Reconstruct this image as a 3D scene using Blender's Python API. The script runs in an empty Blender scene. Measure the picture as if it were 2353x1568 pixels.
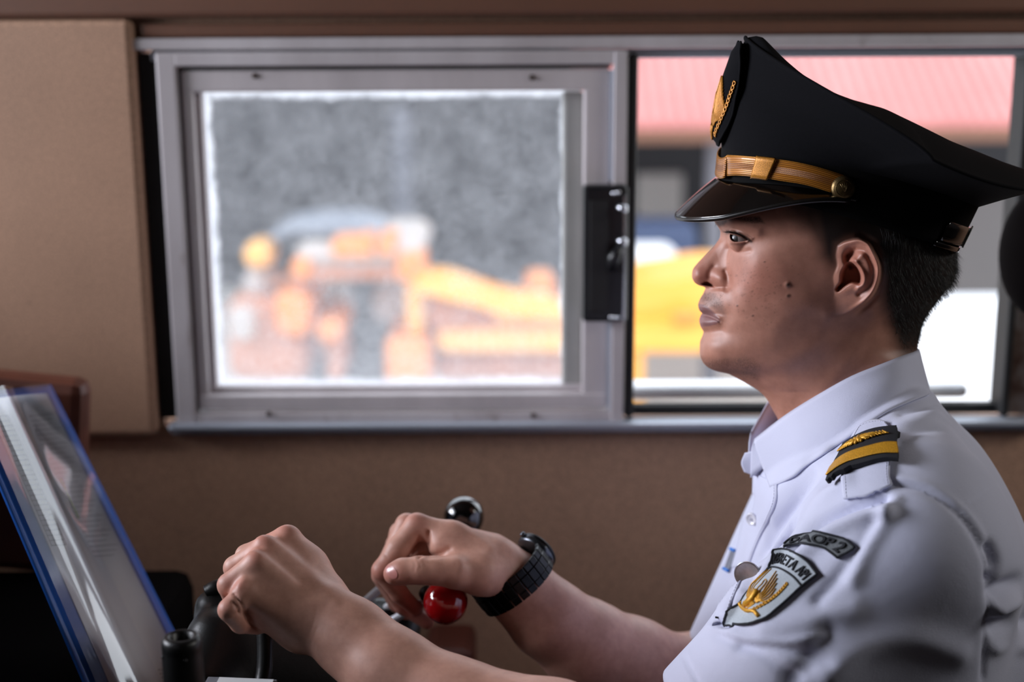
import bpy, bmesh, math, random
import numpy as np
from mathutils import Vector, Matrix, Euler
random.seed(7); np.random.seed(7)
sc = bpy.context.scene
COL = sc.collection

# ---------------------------------------------------------------- camera
CAM = np.array([0.0, 0.0, 1.45])
PITCH, ROLL, FOCAL = math.radians(12.8), math.radians(-0.30), 50.0
IW, IH = 2353.0, 1568.0
FPX = FOCAL / 36.0 * IW
cd = bpy.data.cameras.new('camera'); cam = bpy.data.objects.new('camera', cd); COL.objects.link(cam)
cd.lens = FOCAL; cd.sensor_width = 36.0; cd.clip_start = 0.02; cd.clip_end = 200
RM = Euler((math.pi / 2 - PITCH, 0, 0)).to_matrix() @ Matrix.Rotation(ROLL, 3, 'Z')
cam.matrix_world = Matrix.Translation(Vector(CAM)) @ RM.to_4x4()
cd.dof.use_dof = True; cd.dof.focus_distance = 1.165; cd.dof.aperture_fstop = 2.8
sc.camera = cam
R3 = np.array(RM)

# ---------------------------------------------------------------- view, world, lights
sc.view_settings.view_transform = 'Standard'; sc.view_settings.look = 'None'
sc.view_settings.gamma = 1.0; sc.view_settings.use_curve_mapping = False
sc.view_settings.exposure = 0.0
sc.cycles.use_denoising = True
sc.cycles.max_bounces = 7; sc.cycles.transparent_max_bounces = 10
sc.cycles.sample_clamp_indirect = 6.0
w = bpy.data.worlds.new('sky'); sc.world = w; w.use_nodes = True
bg = w.node_tree.nodes['Background']; bg.inputs[0].default_value = (0.86, 0.92, 1.0, 1); bg.inputs[1].default_value = 3.0

def area(name, loc, rot, sx, sy, power, col):
    l = bpy.data.lights.new(name, 'AREA'); l.shape = 'RECTANGLE'; l.size = sx; l.size_y = sy
    l.energy = power; l.color = col
    o = bpy.data.objects.new(name, l); COL.objects.link(o); o.location = loc; o.rotation_euler = rot
    return o
# daylight entering through the cab's windscreen (ahead of the driver); then two added fill lamps
WIND_POWER, SIDE_POWER, REAR_POWER = 84.0, 0.28, 11.0
area('windscreen_daylight', (-2.30, 1.26, 1.78), (0, math.radians(-86), 0), 0.9, 1.2, WIND_POWER, (0.88, 0.90, 1.0))
area('near_side_fill', (-0.75, -0.48, 1.60), (math.radians(90), 0, 0), 0.8, 0.5, SIDE_POWER, (0.92, 0.95, 1.0))  # fill lamp added on the camera side; the near wall is closed
area('rear_fill', (1.72, 0.92, 1.85), (0, math.radians(75), 0), 0.5, 0.5, REAR_POWER, (1.0, 0.98, 0.94))  # fill lamp added behind him for the upper back and folder paper

# ---------------------------------------------------------------- placing helpers
def ray(px, py):
    px, py = np.broadcast_arrays(np.asarray(px, float), np.asarray(py, float))
    v = np.stack([(px - IW / 2) / FPX, -(py - IH / 2) / FPX, -np.ones_like(px)], -1)
    return v @ R3.T
def P(px, py, d):
    return CAM + ray(px, py) * np.asarray(d, float)[..., None] if np.ndim(d) else CAM + ray(px, py) * d
def PY(px, py, Y):
    r = ray(px, py); return CAM + r * ((Y - CAM[1]) / r[..., 1])[..., None]
SA = math.radians(2.5)                       # how far the driver faces away from the camera's plane
SN = np.array([-math.sin(SA), -math.cos(SA), 0.0])   # from his midline towards the camera
SF = np.array([-math.cos(SA), math.sin(SA), 0.0])    # the way he faces
SC_ = np.array([0.20, 1.235, 1.35])          # a point of his midline plane
def PS(px, py, h):
    """point seen at (px,py) lying h metres on the near side of the driver's midline plane"""
    r = ray(px, py); num = ((SC_ - CAM) @ SN) + np.asarray(h, float)
    return CAM + r * (num / (r @ SN))[..., None]
def PM(px, py, h):
    return PS(px, py, 0.0) + np.asarray(h, float)[..., None] * SN
def mirror(p):
    d = (p - SC_) @ SN
    return p - 2 * d[..., None] * SN
def proj(p):
    q = (np.asarray(p) - CAM) @ R3
    z = -q[..., 2]
    return IW / 2 + q[..., 0] / z * FPX, IH / 2 - q[..., 1] / z * FPX
def pchip(x, y, xi):
    """monotone cubic interpolation; y may be (n,) or (n,m)"""
    x = np.asarray(x, float); y = np.asarray(y, float); xi = np.asarray(xi, float)
    flat = y.ndim == 1
    if flat: y = y[:, None]
    h = np.diff(x)[:, None]; d = np.diff(y, axis=0) / h
    m = np.zeros_like(y)
    w1 = 2 * h[1:] + h[:-1]; w2 = h[1:] + 2 * h[:-1]
    pos = d[:-1] * d[1:] > 0
    with np.errstate(divide='ignore', invalid='ignore'):
        mm = (w1 + w2) / (w1 / d[:-1] + w2 / d[1:])
    m[1:-1] = np.where(pos, mm, 0); m[0] = d[0]; m[-1] = d[-1]
    k = np.clip(np.searchsorted(x, xi) - 1, 0, len(x) - 2)
    t = np.clip((xi - x[k]) / (x[k + 1] - x[k]), 0, 1)[:, None]; hh = h[k]
    r = (1 + 2 * t) * (1 - t) ** 2 * y[k] + t * (1 - t) ** 2 * hh * m[k] + t * t * (3 - 2 * t) * y[k + 1] + t * t * (t - 1) * hh * m[k + 1]
    return r[:, 0] if flat else r
def spline(pts, n):
    """centripetal-ish smooth curve through points (any dimension)"""
    pts = np.asarray(pts, float)
    t = np.r_[0, np.cumsum(np.sqrt(np.linalg.norm(np.diff(pts, axis=0), axis=1)) + 1e-9)]
    tt = np.linspace(0, t[-1], n)
    m = np.zeros_like(pts); dt = np.diff(t)[:, None]; d = np.diff(pts, axis=0) / dt
    m[1:-1] = (d[:-1] * dt[1:] + d[1:] * dt[:-1]) / (dt[1:] + dt[:-1]); m[0] = d[0]; m[-1] = d[-1]
    k = np.clip(np.searchsorted(t, tt) - 1, 0, len(t) - 2)
    hh = dt[k]; u = ((tt - t[k]) / hh[:, 0])[:, None]
    return (1 + 2 * u) * (1 - u) ** 2 * pts[k] + u * (1 - u) ** 2 * hh * m[k] + u * u * (3 - 2 * u) * pts[k + 1] + u * u * (u - 1) * hh * m[k + 1]
def sstep(a, b, x):
    t = np.clip((x - a) / (b - a), 0, 1); return t * t * (3 - 2 * t)
def pdist(U, V, poly, closed=False):
    poly = np.asarray(poly, float); n = len(poly)
    best = np.full(np.shape(U), 1e9)
    for i in range(n if closed else n - 1):
        a, b = poly[i], poly[(i + 1) % n]; ab = b - a; L = ab @ ab + 1e-12
        t = np.clip(((U - a[0]) * ab[0] + (V - a[1]) * ab[1]) / L, 0, 1)
        best = np.minimum(best, np.hypot(U - a[0] - t * ab[0], V - a[1] - t * ab[1]))
    return best
def inside(U, V, poly):
    poly = np.asarray(poly, float); n = len(poly); r = np.zeros(np.shape(U), bool)
    for i in range(n):
        x1, y1 = poly[i]; x2, y2 = poly[(i + 1) % n]
        if y1 == y2: continue
        c = ((y1 > V) != (y2 > V)) & (U < (x2 - x1) * (V - y1) / (y2 - y1) + x1)
        r ^= c
    return r
def sdpoly(U, V, poly):
    """positive inside"""
    d = pdist(U, V, poly, True); return np.where(inside(U, V, poly), d, -d)

# ---------------------------------------------------------------- object helpers
def S(r, g, b, a=1.0):
    def f(c):
        c /= 255.0
        return c / 12.92 if c <= 0.04045 else ((c + 0.055) / 1.055) ** 2.4
    return (f(r), f(g), f(b), a)
def tag(o, label=None, cat=None, group=None, kind=None):
    if label: o['label'] = label
    if cat: o['category'] = cat
    if group: o['group'] = group
    if kind: o['kind'] = kind
    return o
def empty(name, loc=(0, 0, 0)):
    o = bpy.data.objects.new(name, None); COL.objects.link(o); o.location = loc; o.empty_display_size = 0.02
    return o
def parent(o, p):
    if p is not None:
        bpy.context.view_layer.update() if False else None
        o.parent = p
        o.matrix_parent_inverse = Matrix.Translation(p.location).inverted() if p.parent is None else Matrix.Identity(4)
        if p.parent is not None:
            o.matrix_parent_inverse = (Matrix.Translation(p.parent.location) @ p.matrix_parent_inverse @ Matrix.Translation(p.location)).inverted()
    return o
def mesh_np(name, V, F, mats, par=None, smooth=True, col=None, fmat=None, mods=None):
    """V (n,3); F list of index arrays, all quads (m,4) or a python list of faces"""
    me = bpy.data.meshes.new(name)
    if isinstance(F, np.ndarray):
        k = F.shape[1]
        me.vertices.add(len(V)); me.vertices.foreach_set('co', np.ascontiguousarray(V, np.float32).ravel())
        me.loops.add(F.size); me.loops.foreach_set('vertex_index', F.ravel().astype(np.int32))
        me.polygons.add(len(F)); me.polygons.foreach_set('loop_start', np.arange(0, F.size, k, dtype=np.int32))
    else:
        me.from_pydata([tuple(map(float, v)) for v in V], [], F)
    me.update(calc_edges=True); me.validate()
    if smooth: me.polygons.foreach_set('use_smooth', np.ones(len(me.polygons), bool))
    for m in (mats if isinstance(mats, (list, tuple)) else [mats]): me.materials.append(m)
    if fmat is not None: me.polygons.foreach_set('material_index', np.asarray(fmat, np.int32))
    if col is not None:
        a = me.color_attributes.new('Col', 'FLOAT_COLOR', 'POINT')
        c4 = np.ones((len(V), 4), np.float32); c4[:, :col.shape[1]] = col
        a.data.foreach_set('color', c4.ravel())
    o = bpy.data.objects.new(name, me); COL.objects.link(o)
    return parent(o, par)
def bm_obj(name, bm, mats, par=None, smooth=False):
    me = bpy.data.meshes.new(name); bmesh.ops.recalc_face_normals(bm, faces=bm.faces); bm.to_mesh(me); bm.free()
    for m in (mats if isinstance(mats, (list, tuple)) else [mats]): me.materials.append(m)
    if smooth: me.polygons.foreach_set('use_smooth', np.ones(len(me.polygons), bool))
    o = bpy.data.objects.new(name, me); COL.objects.link(o)
    return parent(o, par)
def add_box(bm, lo, hi, bev=0.0, mi=0, M=None):
    lo = Vector(lo); hi = Vector(hi)
    b2 = bmesh.new(); bmesh.ops.create_cube(b2, size=1.0)
    for v in b2.verts:
        v.co = Vector([lo[i] + (v.co[i] + 0.5) * (hi[i] - lo[i]) for i in range(3)])
    if bev > 0:
        bmesh.ops.bevel(b2, geom=list(b2.edges), offset=min(bev, 0.45 * min(hi - lo)), segments=2, profile=0.5, affect='EDGES')
    if M is not None: b2.transform(M)
    for f in b2.faces: f.material_index = mi
    tmp = bpy.data.meshes.new('t'); b2.to_mesh(tmp); b2.free(); bm.from_mesh(tmp); bpy.data.meshes.remove(tmp)
def box_obj(name, lo, hi, m, par=None, bev=0.003, M=None):
    bm = bmesh.new(); add_box(bm, lo, hi, bev, 0, M); return bm_obj(name, bm, m, par)
def tube_np(pts, r, n=10, caps=True, flat=None):
    """tube mesh along points; r scalar or per-point; returns V, faces list"""
    pts = np.asarray(pts, float); m = len(pts); r = np.broadcast_to(np.asarray(r, float), (m,))
    T = np.gradient(pts, axis=0); T /= np.linalg.norm(T, axis=1)[:, None] + 1e-12
    up = np.array([0.0, 0, 1]) if abs(T[0][2]) < 0.9 else np.array([1.0, 0, 0])
    A = np.cross(T[0], up); A /= np.linalg.norm(A); V = []
    for i in range(m):
        A = A - (A @ T[i]) * T[i]; A /= np.linalg.norm(A) + 1e-12; B = np.cross(T[i], A)
        for k in range(n):
            a = 2 * math.pi * k / n
            V.append(pts[i] + r[i] * (math.cos(a) * A + math.sin(a) * B))
    F = [[i * n + k, i * n + (k + 1) % n, (i + 1) * n + (k + 1) % n, (i + 1) * n + k] for i in range(m - 1) for k in range(n)]
    if caps: F += [list(range(n))[::-1], [(m - 1) * n + k for k in range(n)]]
    return V, F
class MB:
    def __init__(s): s.V = []; s.F = []; s.M = []
    def add(s, V, F, mi=0):
        o = len(s.V); s.V += list(V); s.F += [[i + o for i in f] for f in F]; s.M += [mi] * len(F)
    def tube(s, pts, r, n=8, mi=0): s.add(*tube_np(pts, r, n), mi)
    def build(s, name, m, par=None, smooth=True): return mesh_np(name, np.array(s.V), s.F, m, par, smooth, fmat=s.M)
def grid_faces(nr, nc, closed_c=False):
    r = np.arange(nr - 1)[:, None]; c = np.arange(nc if closed_c else nc - 1)[None, :]; c2 = (c + 1) % nc
    return np.stack([r * nc + c, r * nc + c2, (r + 1) * nc + c2, (r + 1) * nc + c], -1).reshape(-1, 4)
def lathe(bm_pts, n=32):
    """profile [(radius, height)] around +Z -> V, F"""
    V = []; F = []; m = len(bm_pts)
    for r, z in bm_pts:
        for k in range(n): a = 2 * math.pi * k / n; V.append((r * math.cos(a), r * math.sin(a), z))
    for i in range(m - 1):
        for k in range(n): F.append([i * n + k, i * n + (k + 1) % n, (i + 1) * n + (k + 1) % n, (i + 1) * n + k])
    F += [list(range(n))[::-1], [(m - 1) * n + k for k in range(n)]]
    return np.array(V), F
def frame_to(p, zdir, xdir=None):
    z = np.asarray(zdir, float); z = z / np.linalg.norm(z)
    x = np.asarray(xdir if xdir is not None else ((1, 0, 0) if abs(z[0]) < 0.9 else (0, 1, 0)), float)
    x = x - (x @ z) * z; x /= np.linalg.norm(x); y = np.cross(z, x)
    return np.asarray(p, float), np.stack([x, y, z], 1)
def xf(V, fr): return np.asarray(V) @ fr[1].T + fr[0]

# ---------------------------------------------------------------- materials
class NT:
    def __init__(s, name):
        s.m = bpy.data.materials.new(name); s.m.use_nodes = True; s.t = s.m.node_tree; s.n = s.t.nodes; s.l = s.t.links
        s.b = s.n['Principled BSDF']; s.out = s.n['Material Output']
    def node(s, typ, **kw):
        n = s.n.new(typ)
        for k, v in kw.items():
            if k.startswith('i_'):
                key = k[2:]; key = int(key) if key.isdigit() else key.replace('_', ' ')
                n.inputs[key].default_value = v
            else: setattr(n, k, v)
        return n
    def link(s, a, b): s.l.new(a, b)
    def coord(s, kind='Object', scale=None):
        t = s.node('ShaderNodeTexCoord'); o = t.outputs[kind]
        if scale:
            mp = s.node('ShaderNodeMapping'); mp.inputs['Scale'].default_value = scale; s.link(o, mp.inputs[0]); o = mp.outputs[0]
        return o
    def noise(s, scale, detail=4, rough=0.5, co=None):
        n = s.node('ShaderNodeTexNoise'); n.inputs['Scale'].default_value = scale; n.inputs['Detail'].default_value = detail
        n.inputs['Roughness'].default_value = rough
        s.link(co if co is not None else s.coord(), n.inputs['Vector']); return n.outputs['Fac']
    def ramp(s, fac, stops):
        r = s.node('ShaderNodeValToRGB'); e = r.color_ramp.elements
        while len(e) < len(stops): e.new(0.5)
        for el, (p, c) in zip(e, stops): el.position = p; el.color = c
        s.link(fac, r.inputs[0]); return r.outputs[0]
    def mix(s, fac, a, b, mode='MIX'):
        m = s.node('ShaderNodeMix', data_type='RGBA', blend_type=mode)
        for i, v in ((0, fac), (6, a), (7, b)):
            if hasattr(v, 'is_linked'): s.link(v, m.inputs[i])
            else: m.inputs[i].default_value = v
        return m.outputs[2]
    def bump(s, h, strength=0.3, dist=0.001):
        b = s.node('ShaderNodeBump'); b.inputs['Strength'].default_value = strength; b.inputs['Distance'].default_value = dist
        s.link(h, b.inputs['Height']); s.link(b.outputs[0], s.b.inputs['Normal']); return b
def plain(name, col, rough=0.6, metal=0.0, var=0.12, scale=30.0, bump=0.0, bscale=300.0, coat=0.0, spec=None, stretch=None):
    t = NT(name); co = t.coord('Object', stretch)
    f = t.noise(scale, 5, 0.6, co)
    lo = tuple(c * (1 - var) for c in col[:3]) + (1,); hi = tuple(min(1, c * (1 + var)) for c in col[:3]) + (1,)
    t.link(t.ramp(f, [(0.3, lo), (0.7, hi)]), t.b.inputs['Base Color'])
    t.b.inputs['Roughness'].default_value = rough; t.b.inputs['Metallic'].default_value = metal
    if coat: t.b.inputs['Coat Weight'].default_value = coat
    if spec is not None: t.b.inputs['Specular IOR Level'].default_value = spec
    if bump: t.bump(t.noise(bscale, 3, 0.6, co), bump, 0.0006)
    return t.m
# ================================================================ the cab
YW = 1.66                                    # inner face of the side wall beyond the driver
def wx(px, py=540): return float(PY(px, py, YW)[0])
def wz(py, px=1180): return float(PY(px, py, YW)[2])

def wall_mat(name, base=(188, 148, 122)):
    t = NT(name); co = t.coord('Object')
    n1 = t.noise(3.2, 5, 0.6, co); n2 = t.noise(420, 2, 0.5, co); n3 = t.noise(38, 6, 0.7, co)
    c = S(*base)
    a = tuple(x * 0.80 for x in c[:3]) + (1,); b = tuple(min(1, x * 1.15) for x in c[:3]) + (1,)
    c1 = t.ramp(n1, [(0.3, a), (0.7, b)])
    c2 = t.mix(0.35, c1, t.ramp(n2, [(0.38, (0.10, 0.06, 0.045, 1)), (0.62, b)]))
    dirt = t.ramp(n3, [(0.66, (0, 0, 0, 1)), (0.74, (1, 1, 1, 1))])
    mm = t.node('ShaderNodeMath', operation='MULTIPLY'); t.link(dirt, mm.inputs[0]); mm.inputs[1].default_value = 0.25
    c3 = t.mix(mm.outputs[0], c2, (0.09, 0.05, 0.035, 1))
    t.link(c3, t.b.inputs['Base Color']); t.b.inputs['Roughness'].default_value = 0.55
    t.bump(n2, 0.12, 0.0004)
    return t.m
M_WALL = wall_mat('brown_speckled_laminate')
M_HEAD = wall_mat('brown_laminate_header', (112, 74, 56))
M_ALU = plain('worn_painted_aluminium', S(204, 196, 198), 0.42, 0.05, 0.10, 18, 0.05, 120, stretch=(1, 1, 0.25))
def alu_worn():
    t = NT('stained_grey_aluminium'); co = t.coord('Object', (1, 1, 0.3))
    n = t.noise(26, 7, 0.7, co); n2 = t.noise(7, 4, 0.6, co)
    c = t.ramp(n2, [(0.3, S(182, 174, 176)), (0.7, S(214, 208, 211))])
    dirt = t.ramp(n, [(0.60, (0, 0, 0, 1)), (0.72, (1, 1, 1, 1))])
    mm = t.node('ShaderNodeMath', operation='MULTIPLY'); t.link(dirt, mm.inputs[0]); mm.inputs[1].default_value = 0.55
    t.link(t.mix(mm.outputs[0], c, S(108, 86, 70)), t.b.inputs['Base Color'])
    t.b.inputs['Roughness'].default_value = 0.4; t.b.inputs['Metallic'].default_value = 0.05
    return t.m
M_ALU2 = alu_worn()
M_RAIL = plain('bright_rail_aluminium', S(190, 196, 208), 0.33, 0.5, 0.06, 20, 0.03, 90, stretch=(0.2, 1, 1))
M_RUB = plain('black_rubber', S(24, 23, 24), 0.6, 0, 0.2, 60, 0.1, 500)
M_BLK = plain('black_plastic', S(26, 26, 29), 0.32, 0, 0.15, 40, 0.15, 700)
M_SCREW = plain('dark_screw', S(70, 55, 45), 0.4, 0.7, 0.2, 200)
M_CHROME = plain('dull_chrome', S(205, 208, 215), 0.22, 1.0, 0.05, 60)

TH = 0.05
Xl, Xr = -1.30, 1.75
zs = wz(975)                                   # top of the lower wall
zt = wz(92)                                    # underside of the header
# far wall: lower part, header, left part; the opening between them is the window
far = bmesh.new()
XL0 = wx(352, 540)
add_box(far, (Xl, YW, 0.0), (Xr, YW + TH, zs), 0.0)
add_box(far, (Xl, YW, zt), (Xr, YW + TH, 2.35), 0.0)
add_box(far, (Xl, YW, zs), (XL0, YW + TH, zt), 0.0)
XR0 = wx(2322, 700)
add_box(far, (XR0 + 0.03, YW, zs), (Xr, YW + TH, zt), 0.0)
wf = bm_obj('wall_far', far, M_WALL); tag(wf, kind='structure')
# proud laminate panel left of the window, its rounded edge beside the black rubber gap
yp = YW - 0.022
box_obj('panel', (Xl, yp, wz(995, 200)), (wx(345, 540) - 0.001, YW - 0.0015, wz(43, 200)), M_WALL, wf, 0.008)
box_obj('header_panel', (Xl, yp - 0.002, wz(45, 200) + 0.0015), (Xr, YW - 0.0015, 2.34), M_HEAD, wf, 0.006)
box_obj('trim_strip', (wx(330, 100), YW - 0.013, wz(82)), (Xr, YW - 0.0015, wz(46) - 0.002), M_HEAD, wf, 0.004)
box_obj('lower_panel', (Xl, YW - 0.006, 0.35), (Xr, YW - 0.0015, wz(1000)), M_WALL, wf, 0.003)
# remaining shell (out of frame, shapes the light)
M_CEIL = plain('cab_ceiling_paint', S(70, 56, 48), 0.7)
M_SHADE = plain('dark_cab_lining', S(46, 38, 35), 0.7)
M_FLOOR = plain('cab_floor_lino', S(60, 50, 45), 0.6, 0, 0.2, 12)
tag(box_obj('floor', (Xl, -0.55, -0.05), (Xr, YW, 0.0), M_FLOOR, None, 0), kind='structure')
tag(box_obj('ceiling', (Xl, -0.55, 2.2), (Xr, YW, 2.25), M_CEIL, None, 0), kind='structure')
fr = bmesh.new()   # wall ahead of the driver, with the windscreen opening
add_box(fr, (Xl - 0.05, -0.55, 0), (Xl, YW, 1.28)); add_box(fr, (Xl - 0.05, -0.55, 1.98), (Xl, YW, 2.2))
add_box(fr, (Xl - 0.05, -0.55, 1.28), (Xl, 0.70, 1.98)); add_box(fr, (Xl - 0.05, 1.62, 1.28), (Xl, YW, 1.98))
tag(bm_obj('wall_front', fr, M_SHADE), kind='structure')
tag(box_obj('wall_rear', (Xr, -0.55, 0), (Xr + 0.05, YW, 2.2), M_SHADE, None, 0), kind='structure')
nr = bmesh.new()
add_box(nr, (Xl, -0.60, 0), (Xr, -0.55, 2.2))
tag(bm_obj('wall_near', nr, M_SHADE), kind='structure')

# ---------------------------------------------------------------- window 1: fixed frame with rails
win = empty('window_1', (wx(1200), YW, zs)); tag(win, kind='structure')
def wb(name, x0, x1, y0, y1, ya, yb, m, par=win, bev=0.0015, ref=540):
    """box given by pixel edges on the wall plane and depth offsets from the wall face (towards the camera negative)"""
    X0, X1 = sorted((wx(x0, ref), wx(x1, ref))); Z1, Z0 = wz(y0), wz(y1)
    return box_obj(name, (X0, YW + ya, Z0), (X1, YW + yb, Z1), m, par, bev)
wb('top_track', 336, 2400, 84, 110, -0.016, 0.02, M_ALU2)
wb('top_track', 372, 2400, 112, 136, -0.004, 0.03, M_RAIL)
wb('bottom_track', 372, 2420, 958, 974, -0.030, 0.0, M_RAIL, bev=0.004)
wb('bottom_track', 372, 2420, 975, 988, -0.016, 0.0, M_RAIL, bev=0.003)
wb('bottom_track', 1430, 2400, 936, 958, 0.004, 0.02, M_RUB)
wb('side_seal', 343, 400, 118, 956, -0.003, 0.03, M_RUB)
wb('centre_seal', 1438, 1460, 124, 956, -0.012, 0.02, M_RUB, bev=0.004)
# ---- sliding sash
sx0, sx1, sy0, sy1 = 390, 1436, 116, 960
sash = wb('sash_frame', sx0, sx0 + 42, sy0, sy1, -0.024, 0.006, M_ALU2, win, 0.003)
bmS = bmesh.new(); bpy.data.objects.remove(sash)
def sb(x0, x1, y0, y1, ya, yb, bev=0.002):
    X0, X1 = sorted((wx(x0), wx(x1))); add_box(bmS, (X0, YW + ya, wz(y1)), (X1, YW + yb, wz(y0)), bev)
sb(sx0, sx0 + 44, sy0, sy1, -0.020, 0.004)            # outer profile
sb(1404, 1434, sy0, sy1, -0.022, 0.004)
sb(sx0 + 40, 1406, sy0, 148, -0.020, 0.004)
sb(sx0 + 40, 1406, 938, sy1, -0.019, 0.004)
sash = bm_obj('sash_frame', bmS, M_ALU2, win)
bmS = bmesh.new()
sb(sx0 + 50, 1398, 158, 208, -0.013, 0.006, 0.003)    # inner profile holding the pane
sb(sx0 + 50, sx0 + 76, 200, 932, -0.013, 0.006, 0.003)
sb(sx0 + 76, sx0 + 92, 204, 900, -0.004, 0.010, 0.003)
sb(1338, 1398, 200, 932, -0.013, 0.006, 0.003)
sb(sx0 + 50, 1398, 898, 932, -0.015, 0.006, 0.003)
sb(sx0 + 76, 1340, 884, 900, -0.004, 0.012, 0.004)
inner = bm_obj('pane_frame', bmS, M_ALU, win)
wb('highlight_strip', 1398, 1405, 160, 415, -0.020, 0.0, M_RAIL, win)  # bright metal strip stands in for a highlight line on the sash
wb('highlight_strip', 1398, 1405, 735, 936, -0.020, 0.0, M_RAIL, win)
wb('pane_reveal', 1292, 1340, 210, 888, 0.002, 0.014, plain('pale_reveal_paint', S(168, 168, 165), 0.5, 0, 0.05), win, 0.004)
M_GAP = plain('groove_shadow', S(40, 30, 27), 0.7)  # dark colour stands in for the shadow line between sash profiles
wb('shadow_gap', sx0 + 46, 1400, 149, 157, -0.010, 0.0, M_GAP, win)
wb('shadow_gap', sx0 + 45, sx0 + 49, 150, 938, -0.009, 0.0, M_GAP, win)
for (sxp, syp) in ((590, 170), (1222, 177), (1225, 945), (624, 938)):
    v, f = lathe([(0.0001, 0), (0.0032, 0), (0.0032, 0.0012), (0.002, 0.002), (0.0001, 0.002)], 14)
    mesh_np('screw', xf(v, frame_to((wx(sxp, syp), YW - 0.0135 if syp < 900 else YW - 0.0195, wz(syp)), (0, -1, 0))), f, M_SCREW, win)
# ---- dirty pane
def glass_mat():
    t = NT('dusty_window_glass'); co = t.coord('UV')
    sep = t.node('ShaderNodeSeparateXYZ'); t.link(co, sep.inputs[0])
    nW = t.noise(4.0, 5, 0.62, t.coord('UV', (3.0, 2.2, 1))); nF = t.noise(75, 3, 0.7, co)
    def m(op, a, b=None, clamp=False):
        n = t.node('ShaderNodeMath', operation=op); n.use_clamp = clamp
        for i, v in enumerate((a, b)):
            if v is None: continue
            if hasattr(v, 'is_linked'): t.link(v, n.inputs[i])
            else: n.inputs[i].default_value = v
        return n.outputs[0]
    x, y = sep.outputs[0], sep.outputs[1]
    wob = m('MULTIPLY', m('SUBTRACT', nW, 0.5), 0.05)
    def edge(v, w): return m('SUBTRACT', 1.0, m('DIVIDE', m('ADD', v, wob), w), True)
    e = m('MAXIMUM', m('MAXIMUM', edge(x, 0.032), edge(m('SUBTRACT', 1.0, x), 0.022)), m('MAXIMUM', edge(y, 0.06), edge(m('SUBTRACT', 1.0, y), 0.040)))
    e = m('MULTIPLY', m('POWER', e, 0.9), 1.15, True)
    base = m('ADD', 0.20, m('MULTIPLY', m('SUBTRACT', nW, 0.5), 0.35))
    vor = t.node('ShaderNodeTexVoronoi'); vor.inputs['Scale'].default_value = 42; t.link(co, vor.inputs['Vector'])
    spots = m('MULTIPLY', m('LESS_THAN', vor.outputs['Distance'], 0.10), 0.20)
    base = m('ADD', m('ADD', base, spots), m('MULTIPLY', m('SUBTRACT', nF, 0.5), 0.30))
    low = m('MULTIPLY', m('SUBTRACT', 0.45, y), 0.45, True)
    fac = m('MAXIMUM', m('ADD', base, low), e, True)
    tr = t.node('ShaderNodeBsdfTranslucent'); tr.inputs[0].default_value = (0.88, 0.92, 1.0, 1)
    df = t.node('ShaderNodeBsdfDiffuse'); df.inputs[0].default_value = (0.55, 0.56, 0.58, 1)
    ms = t.node('ShaderNodeMixShader'); ms.inputs[0].default_value = 0.25; t.link(tr.outputs[0], ms.inputs[1]); t.link(df.outputs[0], ms.inputs[2])
    cl = t.node('ShaderNodeBsdfTransparent'); cl.inputs[0].default_value = (0.95, 0.97, 0.98, 1)
    gl = t.node('ShaderNodeBsdfGlossy'); gl.inputs['Roughness'].default_value = 0.08
    m0 = t.node('ShaderNodeMixShader'); m0.inputs[0].default_value = 0.04; t.link(cl.outputs[0], m0.inputs[1]); t.link(gl.outputs[0], m0.inputs[2])
    m1 = t.node('ShaderNodeMixShader'); t.link(fac, m1.inputs[0]); t.link(m0.outputs[0], m1.inputs[1]); t.link(ms.outputs[0], m1.inputs[2])
    t.link(m1.outputs[0], t.out.inputs[0]); return t.m
gx0, gx1, gz0, gz1 = wx(482), wx(1300), wz(892), wz(206)
pane = mesh_np('pane', [(gx0, YW + 0.010, gz0), (gx1, YW + 0.010, gz0), (gx1, YW + 0.010, gz1), (gx0, YW + 0.010, gz1)], [[0, 1, 2, 3]], glass_mat(), win, False)
uv = pane.data.uv_layers.new(name='UVMap')
for i, c in enumerate(((0, 0), (1, 0), (1, 1), (0, 1))): uv.data[i].uv = c
# ---- latch housing on the sash
lt = empty('latch_housing', (wx(1385, 570), YW - 0.03, wz(728))); tag(lt, 'black plastic sliding latch housing on the window frame', 'latch')
bmL = bmesh.new()
add_box(bmL, (wx(1334, 570), YW - 0.042, wz(726)), (wx(1436, 570), YW - 0.0205, wz(418)), 0.005)
bm_obj('housing', bmL, M_BLK, lt)
box_obj('grip_recess', (wx(1350, 570), YW - 0.0445, wz(700)), (wx(1392, 570), YW - 0.0425, wz(450)), M_RUB, lt, 0.0015)
box_obj('edge_strip', (wx(1424, 570), YW - 0.0465, wz(722)), (wx(1430, 570), YW - 0.0425, wz(440)), M_CHROME, lt, 0.001)
for (lx, ly) in ((1414, 434), (1404, 436), (1412, 715), (1400, 714)):
    v, f = lathe([(0.0001, 0), (0.0030, 0), (0.0026, 0.0018), (0.0001, 0.0022)], 12)
    mesh_np('rivet', xf(v, frame_to((wx(lx, ly), YW - 0.0425, wz(ly)), (0, -1, 0))), f, M_CHROME, lt)
for ly in (466, 540):
    mb = MB(); mb.tube([(wx(1418, ly), YW - 0.043, wz(ly)), (wx(1418, ly), YW - 0.050, wz(ly)), (wx(1432, ly), YW - 0.053, wz(ly + 3))], [0.004, 0.0045, 0.004], 12)
    mb.build('catch_pin', M_CHROME, lt)
mb = MB(); mb.tube([(wx(1400, 600), YW - 0.043, wz(605)), (wx(1404, 580), YW - 0.050, wz(578)), (wx(1420, 548), YW - 0.049, wz(550))], [0.006, 0.008, 0.004], 12)
mb.build('thumb_lever', M_BLK, lt)
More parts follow.
